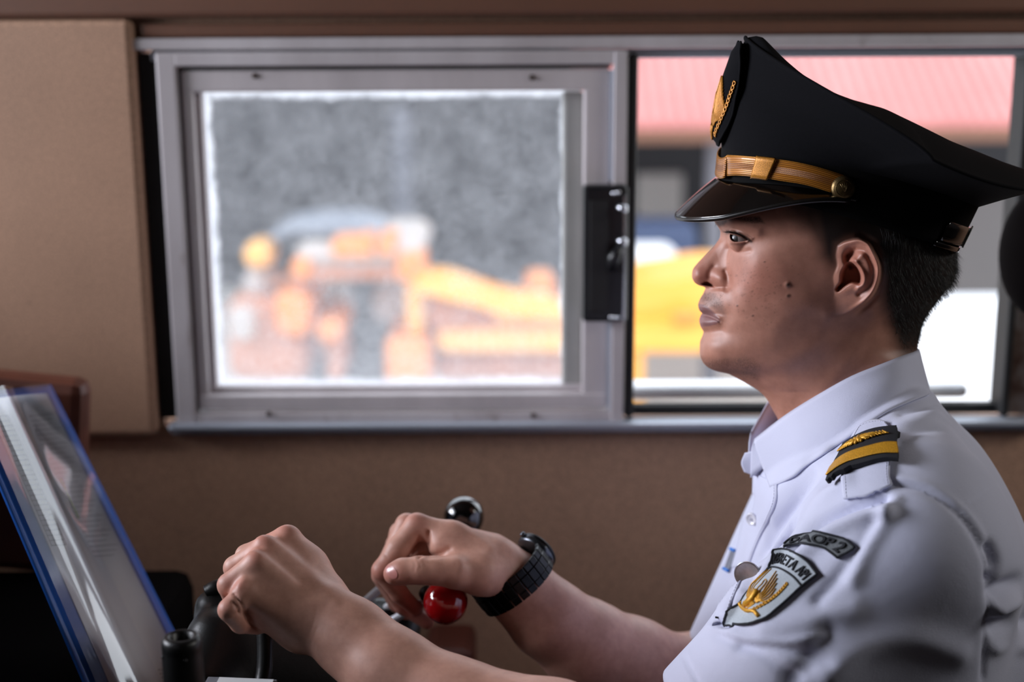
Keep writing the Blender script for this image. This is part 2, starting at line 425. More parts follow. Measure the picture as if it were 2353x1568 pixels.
# ---- right jamb of the opening, rusty
def rust():
    t = NT('rusted_white_jamb'); co = t.coord('Object', (1, 1, 0.5)); n = t.noise(45, 6, 0.7, co)
    t.link(t.ramp(n, [(0.40, S(120, 112, 112)), (0.52, S(98, 80, 72)), (0.62, S(66, 36, 26))]), t.b.inputs['Base Color']); t.b.inputs['Roughness'].default_value = 0.6
    return t.m
wb('jamb', 2322, 2400, 130, 956, -0.006, 0.03, rust(), win, 0.003, 700)
wb('jamb_seal', 2308, 2326, 130, 956, -0.016, 0.03, M_RUB, win, 0.003, 700)
# outer ledge catching the sky
wb('outer_ledge', 1450, 2272, 906, 938, 0.03, 0.075, plain('white_outer_ledge', S(235, 238, 242), 0.35, 0, 0.03), win, 0.008)
# ================================================================ outside, far out of focus
def oy(px, py, Y): return PY(px, py, Y)
M_ROOF = plain('red_corrugated_roof', S(214, 140, 136), 0.5, 0, 0.06, 3)
M_YEL = plain('machine_yellow_paint', S(240, 172, 76), 0.4, 0, 0.08, 2)
M_ORG = plain('machine_orange_paint', S(224, 134, 62), 0.45, 0, 0.10, 3)
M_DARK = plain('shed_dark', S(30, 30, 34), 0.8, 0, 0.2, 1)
M_GREYW = plain('grey_shed_wall', S(92, 88, 88), 0.7, 0, 0.06, 1)
M_WHITE = plain('white_painted_wall', S(244, 246, 250), 0.6, 0, 0.02, 1)
M_CONC = plain('bright_concrete', S(215, 208, 200), 0.8, 0, 0.06, 0.7)
M_NAVY = plain('navy_panel', S(52, 66, 96), 0.5, 0, 0.1, 1)
M_TYRE = plain('tyre_rubber', S(40, 38, 38), 0.8, 0, 0.1, 4)
GZ = -1.15
tag(box_obj('ground', (-30, YW + 0.9, GZ - 0.2), (40, 45, GZ), M_CONC, None, 0), kind='structure')
Yb = 12.0
def obox(name, x0, x1, y0, y1, Y, depth, m, par=None, bev=0.03):
    a = oy(x0, y1, Y); b = oy(x1, y0, Y)
    return box_obj(name, (a[0], Y, a[2]), (b[0], Y + depth, b[2]), m, par, bev)
# shed: roof, dark back, posts, walls
shed = empty('shed', (0, Yb, GZ)); tag(shed, 'blurred open shed with a red corrugated roof beyond the machines', 'building')
ra = oy(1330, 285, 9.5); rb = oy(2600, 285, 9.5); top = oy(1200, 20, 9.5)[2] + 1.9
nx = 160; V = []; 
for j in range(2):
    for i in range(nx + 1):
        x = ra[0] + (rb[0] - ra[0]) * i / nx
        V.append((x, 9.5 + 4.5 * j, ra[2] + (top - ra[2]) * j + 0.03 * math.sin(i * 1.6)))
roof = mesh_np('roof', np.array(V), [[i, i + 1, nx + 2 + i, nx + 1 + i] for i in range(nx)], M_ROOF, shed)
so = roof.modifiers.new('s', 'SOLIDIFY'); so.thickness = 0.05
box_obj('fascia', (ra[0], 9.46, ra[2] - 0.12), (rb[0], 9.5, ra[2] - 0.04), plain('rusty_fascia', S(120, 84, 66), 0.7), shed, 0)
box_obj('back_wall', (ra[0] - 9, 14.0, GZ), (rb[0] + 9, 14.1, top), M_DARK, shed, 0)  # near-black stands in for the shade under the roof
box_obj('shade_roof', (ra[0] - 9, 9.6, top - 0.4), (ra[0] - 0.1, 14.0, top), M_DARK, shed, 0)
obox('wall_panel', 2050, 2330, 440, 690, 9.9, 0.1, M_GREYW, shed)
obox('post', 1612, 1668, 300, 1000, 9.8, 0.12, plain('light_grey_post', S(120, 120, 128), 0.6), shed)
obox('post', 912, 944, 250, 900, 9.8, 0.12, plain('mid_grey_post', S(70, 72, 82), 0.6), shed)
obox('wall_panel', 1460, 1570, 400, 540, 12.6, 0.1, plain('grey_back_panel', S(128, 126, 124), 0.6), shed)
# white low wall right
tag(obox('boundary_wall', 2080, 2420, 700, 1200, 7.6, 0.3, M_WHITE), 'bright white low wall seen behind the nape', 'wall')
# navy carriage with a rounded white window surround
car = empty('railcar', (oy(1540, 900, 9.0)[0], 9.0, GZ)); tag(car, 'blurred navy vehicle with a rounded pale window surround', 'vehicle')
obox('body', 1300, 1606, 520, 800, 9.0, 0.5, M_NAVY, car, 0.05)
def rrect(name, x0, x1, y0, y1, Y, r, dep, m, par):
    a = oy(x0, y1, Y); b = oy(x1, y0, Y); bm = bmesh.new(); pts = []
    for (cx, cz, a0) in ((b[0] - r, b[2] - r, 0), (a[0] + r, b[2] - r, 90), (a[0] + r, a[2] + r, 180), (b[0] - r, a[2] + r, 270)):
        for k in range(7):
            t = math.radians(a0 + 15 * k); pts.append((cx + r * math.cos(t), cz + r * math.sin(t)))
    f0 = [bm.verts.new((x, Y, z)) for x, z in pts]; f1 = [bm.verts.new((x, Y + dep, z)) for x, z in pts]
    bm.faces.new(f0); bm.faces.new(f1[::-1]); n = len(pts)
    for i in range(n): bm.faces.new((f0[i], f1[i], f1[(i + 1) % n], f0[(i + 1) % n]))
    return bm_obj(name, bm, m, par)
rrect('window_surround', 1380, 1556, 562, 700, 8.93, 0.10, 0.06, M_WHITE, car)
rrect('window_glass', 1400, 1512, 606, 690, 8.88, 0.05, 0.04, plain('olive_glass', S(110, 100, 80), 0.2), car)
# ---- yellow wheel loader
YM = 6.4
ld = empty('wheel_loader', (oy(900, 900, YM)[0], YM, GZ)); tag(ld, 'blurred yellow loader with open cab seen through the dusty pane', 'loader')
def lb(name, x0, x1, y0, y1, dY, dep, m, bev=0.04, par=None): return obox(name, x0, x1, y0, y1, YM + dY, dep, m, par or ld, bev)
M_RST = plain('rusty_machine_paint', S(176, 116, 88), 0.7, 0, 0.25, 5)
M_PALE = plain('pale_dusty_panel', S(178, 168, 162), 0.6, 0, 0.1, 4)
M_CAN = plain('pale_canopy', S(128, 132, 142), 0.5)
lb('roof', 676, 968, 560, 626, 0.0, 0.9, M_PALE, 0.06)
lb('roof_edge', 690, 962, 618, 646, -0.04, 0.5, M_RST, 0.02)
lb('roof_patch', 760, 858, 548, 596, -0.06, 0.3, M_ORG, 0.03); lb('roof_patch', 868, 905, 545, 592, -0.06, 0.3, M_ORG, 0.02)
lb('roof_end', 910, 974, 585, 650, -0.07, 0.3, M_ORG, 0.03); lb('roof_end', 668, 712, 596, 644, -0.07, 0.3, M_ORG, 0.03)
prism_pts = [(606, 548), (640, 534), (720, 526), (800, 527), (850, 540), (880, 556), (850, 552), (790, 538), (700, 538), (640, 546)]
lb('pillar', 935, 972, 640, 860, 0.0, 0.08, M_YEL)
lb('pillar', 676, 700, 640, 760, 0.0, 0.08, M_RST)
lb('pillar', 742, 756, 650, 800, 0.7, 0.08, M_ORG)
lb('beacon', 556, 626, 560, 622, 0.1, 0.25, M_YEL, 0.06)
lb('beacon_arm', 560, 610, 622, 690, 0.15, 0.1, M_PALE)
lb('seat', 736, 796, 660, 742, 0.5, 0.3, M_PALE, 0.06)
lb('seat', 856, 942, 656, 748, 0.4, 0.3, M_PALE, 0.06)
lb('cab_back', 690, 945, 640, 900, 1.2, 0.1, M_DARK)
lb('side_box', 524, 640, 690, 880, 0.0, 0.8, M_RST, 0.06); lb('side_box', 630, 712, 672, 780, -0.05, 0.5, M_ORG, 0.05)
lb('side_box', 600, 705, 775, 880, 0.0, 0.7, M_RST, 0.05)
lb('side_box', 726, 786, 736, 790, -0.1, 0.5, M_ORG, 0.04); lb('side_leg', 752, 784, 790, 880, -0.1, 0.4, M_RST, 0.03)
lb('front_step', 885, 985, 775, 900, -0.1, 0.6, M_ORG, 0.05)
lb('headlamp', 524, 580, 706, 790, -0.12, 0.1, M_PALE, 0.05)
lb('exhaust', 1205, 1275, 640, 705, 0.3, 0.3, M_ORG, 0.04); lb('exhaust_cap', 1215, 1262, 680, 712, 0.2, 0.2, M_WHITE, 0.03)
# bonnet sloping down to the right, then boom rising again
def prism(name, pts, Y, dep, m, par):
    bm = bmesh.new(); q = [oy(x, y, Y) for x, y in pts]; n = len(q)
    a = [bm.verts.new((p[0], Y, p[2])) for p in q]; b = [bm.verts.new((p[0], Y + dep, p[2])) for p in q]
    bm.faces.new(a); bm.faces.new(b[::-1])
    for i in range(n): bm.faces.new((a[i], b[i], b[(i + 1) % n], a[(i + 1) % n]))
    bmesh.ops.bevel(bm, geom=list(bm.edges), offset=0.02, segments=2, affect='EDGES')
    return bm_obj(name, bm, m, par)
prism('canopy_bow', prism_pts, YM + 0.1, 0.7, M_CAN, ld)
prism('brace', [(975, 672), (1050, 690), (1140, 740), (1130, 762), (985, 762)], YM + 0.05, 0.3, M_RST, ld)
prism('lift_arm', [(950, 632), (1040, 636), (1150, 690), (1260, 702), (1330, 720), (1320, 745), (1150, 728), (1040, 682), (950, 676)], YM - 0.1, 0.25, M_YEL, ld)
prism('chassis_beam', [(1000, 762), (1640, 742), (1640, 812), (1010, 812)], YM, 0.6, M_YEL, ld)
prism('bonnet', [(1400, 690), (1500, 655), (1640, 632), (1820, 640), (1820, 760), (1400, 760)], YM + 0.15, 0.7, M_YEL, ld)
lb('grille', 1545, 1612, 722, 744, -0.05, 0.1, M_ORG)
lb('under_guard', 1000, 1330, 818, 880, 0.2, 0.3, M_RST)
lb('belly', 1010, 1330, 700, 756, 0.4, 0.3, plain('rusty_belly', S(150, 96, 70), 0.7))
lb('leg', 1455, 1480, 812, 930, 0.0, 0.15, M_YEL)
for wx_, wr in ((640, 0.30), (1120, 0.34)):
    c = oy(wx_, 930, YM + 0.2); v, f = lathe([(0.01, -0.1), (wr * 0.8, -0.1), (wr, -0.05), (wr, 0.05), (wr * 0.8, 0.1), (0.01, 0.1)], 28)
    mesh_np('wheel', xf(v, frame_to((c[0], YM + 0.25, GZ + wr), (0, 1, 0))), f, M_TYRE, ld)
# ================================================================ the driver
driver = empty('person', tuple(PS(2000, 1500, 0.0)))
tag(driver, 'train driver in white uniform shirt and black peaked cap gripping a lever, watching ahead', 'person')
FRONT = np.array([(1700,330),(1690,380),(1668,425),(1648,460),(1637,485),(1637,500),(1643,512),(1650,522),(1656,536),(1655,547),(1647,560),(1637,572),(1616,593.6),(1601,609.6),(1591.6,624),(1590.3,636),(1595,648),(1606,656),(1618,659.5),(1621.5,664),(1617,678),(1608,693),(1604.5,704),(1607,713),(1615,723),(1610,731),(1607.5,741),(1610,751),(1617,765),(1614,779),(1609,793),(1608.5,815),(1614,831),(1626,844),(1648,854),(1673,859.5),(1690,868),(1716,882),(1744,899),(1762,918),(1776,943),(1790,970),(1800,1010),(1800,1080)], float)
BACK = np.array([(2080,330),(2140,380),(2178,440),(2190,500),(2195,568),(2197,611),(2194,640),(2170,673),(2144,706),(2124,736),(2114,768),(2108,806),(2112,830),(2124,870),(2140,910),(2155,950),(2170,1010),(2180,1080)], float)
ys = np.r_[np.arange(330, 470, 3.5), np.arange(470, 900, 1.45), np.arange(900, 1080, 4.0)]
Xf = pchip(FRONT[:, 1], FRONT[:, 0], ys); Xb = pchip(BACK[:, 1], BACK[:, 0], ys)
CT = {
330: [(1700,0),(1720,20),(1770,40),(1870,52),(1980,50),(2040,35),(2080,0)],
400: [(1682,0),(1690,12),(1706,26),(1738,42),(1785,54),(1870,66),(1990,68),(2080,58),(2130,38),(2155,0)],
500: [(1637,0),(1645,14),(1660,30),(1690,47),(1740,57.5),(1800,64),(1870,69),(1950,73),(2050,72),(2120,60),(2170,36),(2190,0)],
526: [(1652,0),(1658,8),(1668,20),(1684,36),(1712,48),(1745,55),(1800,62.5),(1870,69),(1950,73),(2050,73),(2130,58),(2175,34),(2193,0)],
545: [(1655,0),(1660,7),(1669,15),(1680,27),(1695,39),(1722,46.5),(1748,52.5),(1800,61.5),(1870,69),(1950,73),(2050,73),(2130,58),(2175,34),(2195,0)],
575: [(1634,0),(1641,6),(1656,10.5),(1672,15),(1684,25),(1702,39),(1730,50),(1780,61),(1840,66.5),(1900,70),(1980,73),(2060,71),(2130,54),(2196,0)],
610: [(1601,0),(1607,6),(1622,9.5),(1648,13),(1667,18),(1684,29),(1710,43),(1745,55.5),(1790,62.5),(1850,66.5),(1920,70),(2000,71),(2080,61),(2150,40),(2197,0)],
635: [(1590.5,0),(1597,7),(1611,10.5),(1638,14.5),(1655,16.5),(1668,20),(1686,32),(1714,46),(1750,56.5),(1800,63),(1860,66),(1930,69),(2000,68),(2080,57),(2150,36),(2195,0)],
655: [(1604,0),(1612,7),(1630,11),(1648,15),(1663,20),(1684,33),(1712,46),(1750,56),(1800,62),(1860,65),(1930,67),(2000,65),(2080,54),(2140,35),(2186,0)],
672: [(1619,0),(1624,8),(1635,14),(1650,21),(1672,31),(1702,43),(1750,54.5),(1800,61),(1860,64.5),(1930,65),(2000,62),(2080,50),(2130,33),(2171,0)],
704: [(1604.5,0),(1608,6),(1618,12.5),(1635,19.5),(1655,27),(1682,37),(1720,47),(1760,54.5),(1810,60.5),(1870,63),(1930,61.5),(2000,57),(2070,45),(2120,26),(2145,0)],
724: [(1615,0),(1620,7.5),(1632,15),(1650,23.5),(1677,34),(1720,46),(1770,54.5),(1830,59.5),(1890,60),(1950,57),(2020,49),(2080,34),(2130,0)],
742: [(1607.5,0),(1612,7.5),(1622,14),(1640,21),(1660,28.5),(1690,38),(1740,49),(1800,56.5),(1860,58),(1930,55),(2010,47),(2070,32),(2122,0)],
765: [(1617,0),(1622,8),(1633,16.5),(1650,24),(1680,34),(1730,46),(1790,54),(1850,56),(1920,53),(2000,46),(2060,32),(2115,0)],
800: [(1609,0),(1614,9),(1625,17),(1642,25),(1672,34),(1722,44),(1790,51.5),(1860,53.5),(1930,51.5),(2000,46),(2060,31),(2109,0)],
830: [(1613.5,0),(1620,9),(1635,18),(1660,27),(1700,36),(1760,44.5),(1830,50.5),(1900,51.5),(1970,49.5),(2040,42),(2090,25),(2112,0)],
848: [(1633,0),(1642,10),(1662,19.5),(1694,29),(1745,39),(1820,47.5),(1890,50.5),(1960,50),(2040,43),(2095,26),(2117,0)],
858: [(1665,0),(1676,10),(1694,19),(1722,28),(1762,36.5),(1822,46),(1890,50.3),(1960,50.3),(2040,44),(2097,26),(2119,0)],
880: [(1712,0),(1722,11),(1742,22),(1775,34),(1825,44.5),(1890,50),(1970,51),(2050,45),(2105,27),(2127,0)],
905: [(1750,0),(1758,12),(1778,24),(1820,39),(1890,50),(1970,52.5),(2050,47),(2112,29),(2138,0)],
950: [(1779,0),(1790,15),(1815,29),(1860,43),(1930,54),(2010,56),(2080,48),(2130,30),(2155,0)],
1080:[(1800,0),(1812,20),(1840,38),(1900,54),(1960,62),(2040,62),(2110,50),(2160,28),(2180,0)]}
NCOL = 330
q = np.linspace(0, 1, 2000); dens = 1.0 + 2.2 * np.exp(-((q - 0.0) / 0.10) ** 2) + 0.5 * np.exp(-((q - 0.68) / 0.14) ** 2) + 0.8 * np.exp(-((q - 1) / 0.04) ** 2)
cum = np.r_[0, np.cumsum((dens[1:] + dens[:-1]) / 2)]; cum /= cum[-1]
sgrid = np.interp(np.linspace(0, 1, NCOL), cum, q)
keys = sorted(CT)
U = Xf[:, None] + (Xb - Xf)[:, None] * sgrid[None, :]; V = np.repeat(ys[:, None], NCOL, 1)
HK = np.zeros((len(keys),) + U.shape)
for ki, k in enumerate(keys):
    c = np.array(CT[k], float); xf_, xb_ = c[0, 0], c[-1, 0]
    near = (np.abs(ys - k) < 260)
    df = U - Xf[:, None]; db = Xb[:, None] - U
    ue = U + (xf_ - Xf)[:, None] * np.exp(-(df / 34.0)) + (xb_ - Xb)[:, None] * np.exp(-(db / 40.0))
    ue = np.clip(ue, xf_, xb_)
    HK[ki] = np.sqrt(np.clip(pchip(c[:, 0], c[:, 1] ** 2, ue.ravel()), 0, None)).reshape(U.shape)
H = np.zeros_like(U)
for i, y_ in enumerate(ys):
    k0 = int(np.clip(np.searchsorted(keys, y_) - 2, 0, len(keys) - 4)); sl = slice(k0, k0 + 4)
    H[i] = pchip(keys[sl], HK[sl, i, :], [y_])[0]
gx_ = np.arange(1585, 2205, 2.0); Hg = np.stack([np.interp(gx_, U[i], H[i]) for i in range(len(ys))])
for _ in range(60):
    Hp = np.pad(Hg, ((1, 1), (0, 0)), mode='edge'); Hg = 0.25 * Hp[:-2] + 0.5 * Hp[1:-1] + 0.25 * Hp[2:]
Hs = np.stack([np.interp(U[i], gx_, Hg[i]) for i in range(len(ys))])
wb_ = sstep(30, 80, U - Xf[:, None]) * sstep(30, 70, Xb[:, None] - U) * (V > 475)
H = H * (1 - wb_) + Hs * wb_
H[:, 0] = 0; H[:, -1] = 0
def G(cx, cy, sx, sy=None, rot=0.0):
    sy = sy or sx; c, s = math.cos(math.radians(rot)), math.sin(math.radians(rot)); du, dv = U - cx, V - cy
    a = du * c + dv * s; b = -du * s + dv * c
    return np.exp(-0.5 * ((a / sx) ** 2 + (b / sy) ** 2))
def ridge(poly, w, n=60): return np.exp(-0.5 * (pdist(U, V, spline(poly, n)) / w) ** 2)
edge = sstep(0, 9, U - Xf[:, None])            # keeps the midline profile untouched
D = np.zeros_like(H)
# --- nose wing, crease, nostril, tip
D += 5.2 * G(1655, 641, 11, 13, 0) * edge
D += 1.5 * G(1604, 634, 10, 11) * edge
D -= 2.1 * ridge([(1668, 624), (1674, 638), (1675, 652), (1669, 664)], 5.0) * edge
D -= 1.2 * ridge([(1640, 614), (1632, 626), (1630, 638)], 5) * edge
nos = sdpoly(U, V, [(1613, 653.5), (1619, 648.5), (1626, 648.5), (1636, 654), (1641, 659), (1634, 658.5), (1624, 656.5)])
D -= 9.0 * sstep(-2.2, 2.2, nos) * edge
# --- cheek, nasolabial
D -= 1.0 * ridge([(1676, 660), (1680, 690), (1672, 730), (1664, 760)], 8) * edge
D += 1.6 * G(1716, 610, 26, 24) + 1.0 * G(1700, 700, 28, 40)
# --- philtrum / lips
D -= 0.9 * G(1626, 684, 5, 10) * edge
lipline = [(1613, 723.5), (1622, 724.5), (1634, 728), (1645, 733), (1655, 738.5)]
D += 1.8 * ridge([(1611, 709), (1622, 712), (1638, 722), (1650, 732)], 6.0) * edge
D += 2.0 * ridge([(1612, 739), (1624, 741), (1637, 741), (1647, 739)], 6.0) * edge
D -= 3.0 * ridge(lipline, 2.3) * sstep(0, 5, U - Xf[:, None] + 2) * sstep(1662, 1644, U)
D -= 0.6 * G(1660, 741, 9, 9)
D -= 1.4 * ridge([(1622, 762), (1638, 760), (1655, 757)], 6.5) * edge
D += 1.5 * G(1640, 812, 20, 22) * edge
# --- eye: socket, lid ball, brow fold
EC = (1707.0, 548.0); MMPX = 0.385
D -= 1.5 * G(1680, 549, 9, 13) * edge
D += 2.4 * ridge([(1667, 512), (1684, 514), (1712, 521), (1740, 533)], 9) * edge
D += 2.0 * ridge([(1672, 529), (1688, 531), (1708, 537), (1726, 547)], 4.0) * edge
D -= 1.2 * ridge([(1682, 574), (1700, 580), (1722, 577)], 4.5)
H = H + D
r2 = ((U - EC[0]) * MMPX) ** 2 + ((V - EC[1]) * MMPX) ** 2
ball = 31.5 + np.sqrt(np.clip(13.3 ** 2 - r2, 0, None)) - 0.45 * np.clip(r2 - 168, 0, None)
H = np.where((r2 < 230) & (U > 1655), np.logaddexp(H / 0.5, ball / 0.5) * 0.5, H)
open_ = sdpoly(U, V, spline([(1678, 539), (1686, 539.5), (1697, 543), (1708, 547.5), (1717, 552), (1708, 554.8), (1698, 556), (1688, 555.2), (1681, 551), (1678, 545), (1678, 539)], 60)[:-1])
eyeball = 31.5 + np.sqrt(np.clip(12.0 ** 2 - r2, 0, None))
om = sstep(-1.0, 1.4, open_)
H = H * (1 - om) + np.minimum(H, eyeball - 3.0) * om
H += 1.1 * np.exp(-0.5 * ((open_ + 2.6) / 1.7) ** 2) * (V < 560)          # lid margins
H += 0.15 * np.exp(-0.5 * ((open_ + 2.6) / 1.7) ** 2) * (V >= 552)
H -= 0.9 * ridge([(1676, 527), (1690, 527), (1708, 533), (1728, 545)], 1.8) * edge
# --- ear
EAR = spline([(1925, 566), (1936, 557.5), (1951, 552), (1976, 548.5), (1997, 558), (2012, 583), (2021.5, 604), (2024, 623), (2020, 648), (2008, 675), (1989, 696), (1964, 713.5), (1938, 724), (1915, 722), (1905, 713), (1909, 700), (1917, 682), (1917, 655), (1915, 636), (1924, 610), (1921, 586), (1925, 566)], 160)[:-1]
de = sdpoly(U, V, EAR)
plane = np.minimum(H, 72.0) + 17.0 * sstep(1918, 2025, U) ** 0.8 * (1 - 0.35 * sstep(690, 725, V)) + 0.8 * sstep(1900, 1945, U)
em = sstep(-2.6, 3.6, de) * sstep(1903, 1928, U + 10 * sstep(690, 715, V))
frontfade = sstep(1926, 1966, U)
E = plane.copy()
E += 2.6 * np.exp(-0.5 * ((de - 5.5) / 4.0) ** 2) * frontfade * (1 - 0.6 * sstep(690, 715, V))
E -= 2.6 * ridge([(1968, 573), (1985, 578), (1999, 597), (2006, 619), (2003, 642), (1993, 662), (1975, 676)], 4.5)
E += 2.4 * ridge([(1962, 597), (1972, 609), (1981.6, 623), (1986.7, 638), (1984, 654), (1972, 664)], 4.2)
E += 1.6 * ridge([(1968, 598), (1978, 588), (1986, 582)], 6)
con = sdpoly(U, V, spline([(1936, 620), (1946, 606), (1958, 603), (1971, 612), (1981, 634), (1977, 653), (1957, 651), (1945, 656), (1926, 670), (1921, 665), (1931, 648), (1933, 630), (1936, 620)], 80)[:-1])
E -= 17.0 * sstep(-3, 9, con)
E -= 9.5 * G(1955, 584, 8.0, 10, 35)
E -= 5.0 * ridge([(1947, 590), (1947, 602), (1955, 612)], 4.5)
E += 1.3 * G(1925, 640, 8, 14) + 1.6 * G(1945, 668, 16, 7, -20)
H = H * (1 - em) + E * em
H -= 2.2 * np.exp(-0.5 * ((de + 6) / 5.0) ** 2) * sstep(1960, 1990, U)        # crease behind the ear
# --- sterno-mastoid, jaw edge
D2 = 2.0 * ridge([(2010, 730), (1950, 830), (1880, 920), (1850, 960)], 16) + 1.6 * ridge([(1905, 735), (1880, 790), (1800, 835), (1710, 850)], 18)
H += D2 * edge
# mole and small marks
MOLES = [(1810, 655, 4.2, 1.3), (1811, 680, 3.0, .5), (1757, 602, 1.4, .2), (1694, 703, 1.6, .3), (1730, 726, 1.6, .3)]
for mx_, my_, mr_, mh_ in MOLES: H += mh_ * G(mx_, my_, mr_)
H = np.clip(H, 0, None); H[:, 0] = 0; H[:, -1] = 0
# --- colours
skin = np.array(S(180, 130, 111)[:3]); rosy = np.array(S(172, 100, 84)[:3]); lipc = np.array(S(136, 100, 100)[:3])  # head skin toned darker than the hands for the cap's shade
hairc = np.array(S(22, 20, 20)[:3]); stub = np.array(S(92, 74, 70)[:3]); dark = np.array(S(40, 26, 22)[:3])
C = np.broadcast_to(skin, U.shape + (3,)).copy()
def blend(c, m): 
    global C
    C = C * (1 - m[..., None]) + c * m[..., None]
rng = np.random.RandomState(3)
blend(rosy, 0.55 * G(1612, 636, 24, 20) + 0.0)
blend(rosy, 0.35 * np.clip(G(1735, 640, 55, 40) + G(1975, 620, 40, 50) * em, 0, 1))
upl = sdpoly(U, V, [(1600, 704), (1607, 698), (1616, 700), (1630, 709), (1645, 722), (1656, 738), (1645, 734), (1634, 729), (1622, 725), (1600, 725)])
lol = sdpoly(U, V, [(1600, 724), (1622, 725), (1634, 729), (1645, 734), (1655, 739), (1646, 745), (1632, 749), (1615, 751), (1600, 750)])
blend(lipc * 0.85, 0.9 * sstep(-2.5, 2.0, upl)); blend(lipc, 0.9 * sstep(-2.5, 2.0, lol))
noi = rng.rand(*U.shape)
sp1 = sdpoly(U, V, [(1612, 672), (1640, 672), (1664, 700), (1668, 728), (1650, 720), (1625, 702), (1608, 694)])
sp2 = sdpoly(U, V, [(1600, 812), (1625, 826), (1660, 826), (1710, 818), (1750, 840), (1745, 880), (1700, 866), (1640, 858), (1600, 840)])
blend(stub, 0.62 * sstep(-6, 8, sp1) * (0.5 + 0.5 * noi)); blend(stub * 0.6, 0.62 * sstep(-10, 14, sp2) * (0.3 + 0.7 * noi))
brow = sdpoly(U, V, [(1636, 500), (1648, 498), (1668, 500), (1745, 496), (1758, 514), (1735, 512), (1700, 507), (1672, 508), (1664, 519), (1652, 522), (1646, 516)])
blend(dark, 0.93 * sstep(-3, 4, brow) * (0.5 + 0.5 * noi))
lash_shade = np.exp(-0.5 * (pdist(U, V, spline([(1671, 534), (1682, 533.5), (1696, 537), (1710, 544), (1726, 555)], 40)) / 2.9) ** 2)  # upper lash line with the lid's shadow painted in
blend(dark * 0.4, 0.95 * lash_shade)
blend(dark, 0.35 * np.exp(-0.5 * (pdist(U, V, [(1680, 561), (1700, 563), (1720, 558)]) / 2.0) ** 2))
for mx_, my_, mr_, mh_ in MOLES: blend(dark * 0.7, 0.9 * G(mx_, my_, mr_ * 0.95))
for _ in range(150):
    a = rng.normal(1735, 42); b = rng.normal(665, 38)
    if b < 600: continue
    blend(dark, rng.uniform(0.10, 0.38) * G(a, b, rng.uniform(0.8, 1.5)))
HAIRPOLY = [(1868, 300), (1878, 470), (1886, 530), (1897, 585), (1912, 600), (1920, 560), (1950, 545), (1980, 542), (2012, 560), (2028, 590), (2034, 640), (2036, 690), (2050, 740), (2066, 785), (2078, 812), (2260, 830), (2260, 300)]
hd = sdpoly(U, V, HAIRPOLY)
HM = sstep(-34, 16, hd) * (1 - em)
blend(hairc, HM * 0.97)
side = sdpoly(U, V, [(1800, 300), (1815, 480), (1850, 520), (1880, 540), (1900, 300)])
blend(hairc, 0.8 * sstep(-34, 26, side) * (1 - em))  # temple darkened in hair colour to imitate shade towards the ear
nk = sstep(770, 812, V) * HM; blend(skin * 0.35, nk * 0.5)
# --- build the two halves
Pn = PS(U, V, H * 0.001)
keep = (slice(None), slice(1, NCOL - 1))
Pf = mirror(Pn[keep]); nr_, nc_ = U.shape
VV = np.concatenate([Pn.reshape(-1, 3), Pf.reshape(-1, 3)]); CC = np.concatenate([C.reshape(-1, 3), C[keep].reshape(-1, 3)])
idn = np.arange(nr_ * nc_).reshape(nr_, nc_); idf = np.empty_like(idn); idf[:, 1:-1] = nr_ * nc_ + np.arange(nr_ * (nc_ - 2)).reshape(nr_, nc_ - 2)
idf[:, 0] = idn[:, 0]; idf[:, -1] = idn[:, -1]
def gf(I): return np.stack([I[:-1, :-1], I[:-1, 1:], I[1:, 1:], I[1:, :-1]], -1).reshape(-1, 4)
HEAD_V, HEAD_F, HEAD_C = VV, np.concatenate([gf(idn)[:, ::-1], gf(idf)]), CC
HEAD_U, HEAD_VV, HEAD_P = U, V, Pn

def skin_mat():
    t = NT('skin'); co = t.coord('Object')
    at = t.node('ShaderNodeAttribute', attribute_name='Col')
    n = t.noise(90, 5, 0.65, co); n2 = t.noise(1500, 2, 0.6, co)
    m1 = t.mix(1.0, at.outputs['Color'], t.ramp(n, [(0.3, (0.86, 0.80, 0.78, 1)), (0.7, (1.08, 1.05, 1.04, 1))]), 'MULTIPLY')
    t.link(m1, t.b.inputs['Base Color']); t.b.inputs['Roughness'].default_value = 0.47
    t.b.inputs['Subsurface Weight'].default_value = 0.12; t.b.inputs['Subsurface Radius'].default_value = (1.0, 0.35, 0.2); t.b.inputs['Subsurface Scale'].default_value = 0.004
    t.b.inputs['Specular IOR Level'].default_value = 0.45
    t.bump(n2, 0.22, 0.0003); return t.m
M_SKIN = skin_mat()
# --- eyes
M_SCL = plain('eye_white', S(120, 108, 104), 0.35, 0, 0.04, 60, coat=0.25); M_IRIS = plain('dark_brown_iris', S(24, 14, 10), 0.35, 0, 0.3, 900, coat=0.15); M_PUP = plain('pupil', S(4, 4, 4), 0.2, coat=0.3)
def eye(center, gz):
    V_, F_, Mi = [], [], []; n = 32; m = 28; fr_ = frame_to(center, gz)
    for i in range(m + 1):
        a = math.pi * i / m
        for k in range(n):
            b = 2 * math.pi * k / n; r = 0.012 + (0.0006 * math.exp(-(a / 0.35) ** 2))
            V_.append((r * math.sin(a) * math.cos(b), r * math.sin(a) * math.sin(b), r * math.cos(a)))
    for i in range(m):
        for k in range(n): F_.append([i * n + k, i * n + (k + 1) % n, (i + 1) * n + (k + 1) % n, (i + 1) * n + k]); Mi.append(2 if i < 2 else 1 if i < 5 else 0)
    return mesh_np('eye', xf(V_, fr_), F_, [M_SCL, M_IRIS, M_PUP], driver, fmat=Mi)
ec = PS(EC[0], EC[1], 0.0315); eye(ec - SN * 0.0006, SF + SN * 0.62); eye(mirror(ec), SF + SN * 0.05)
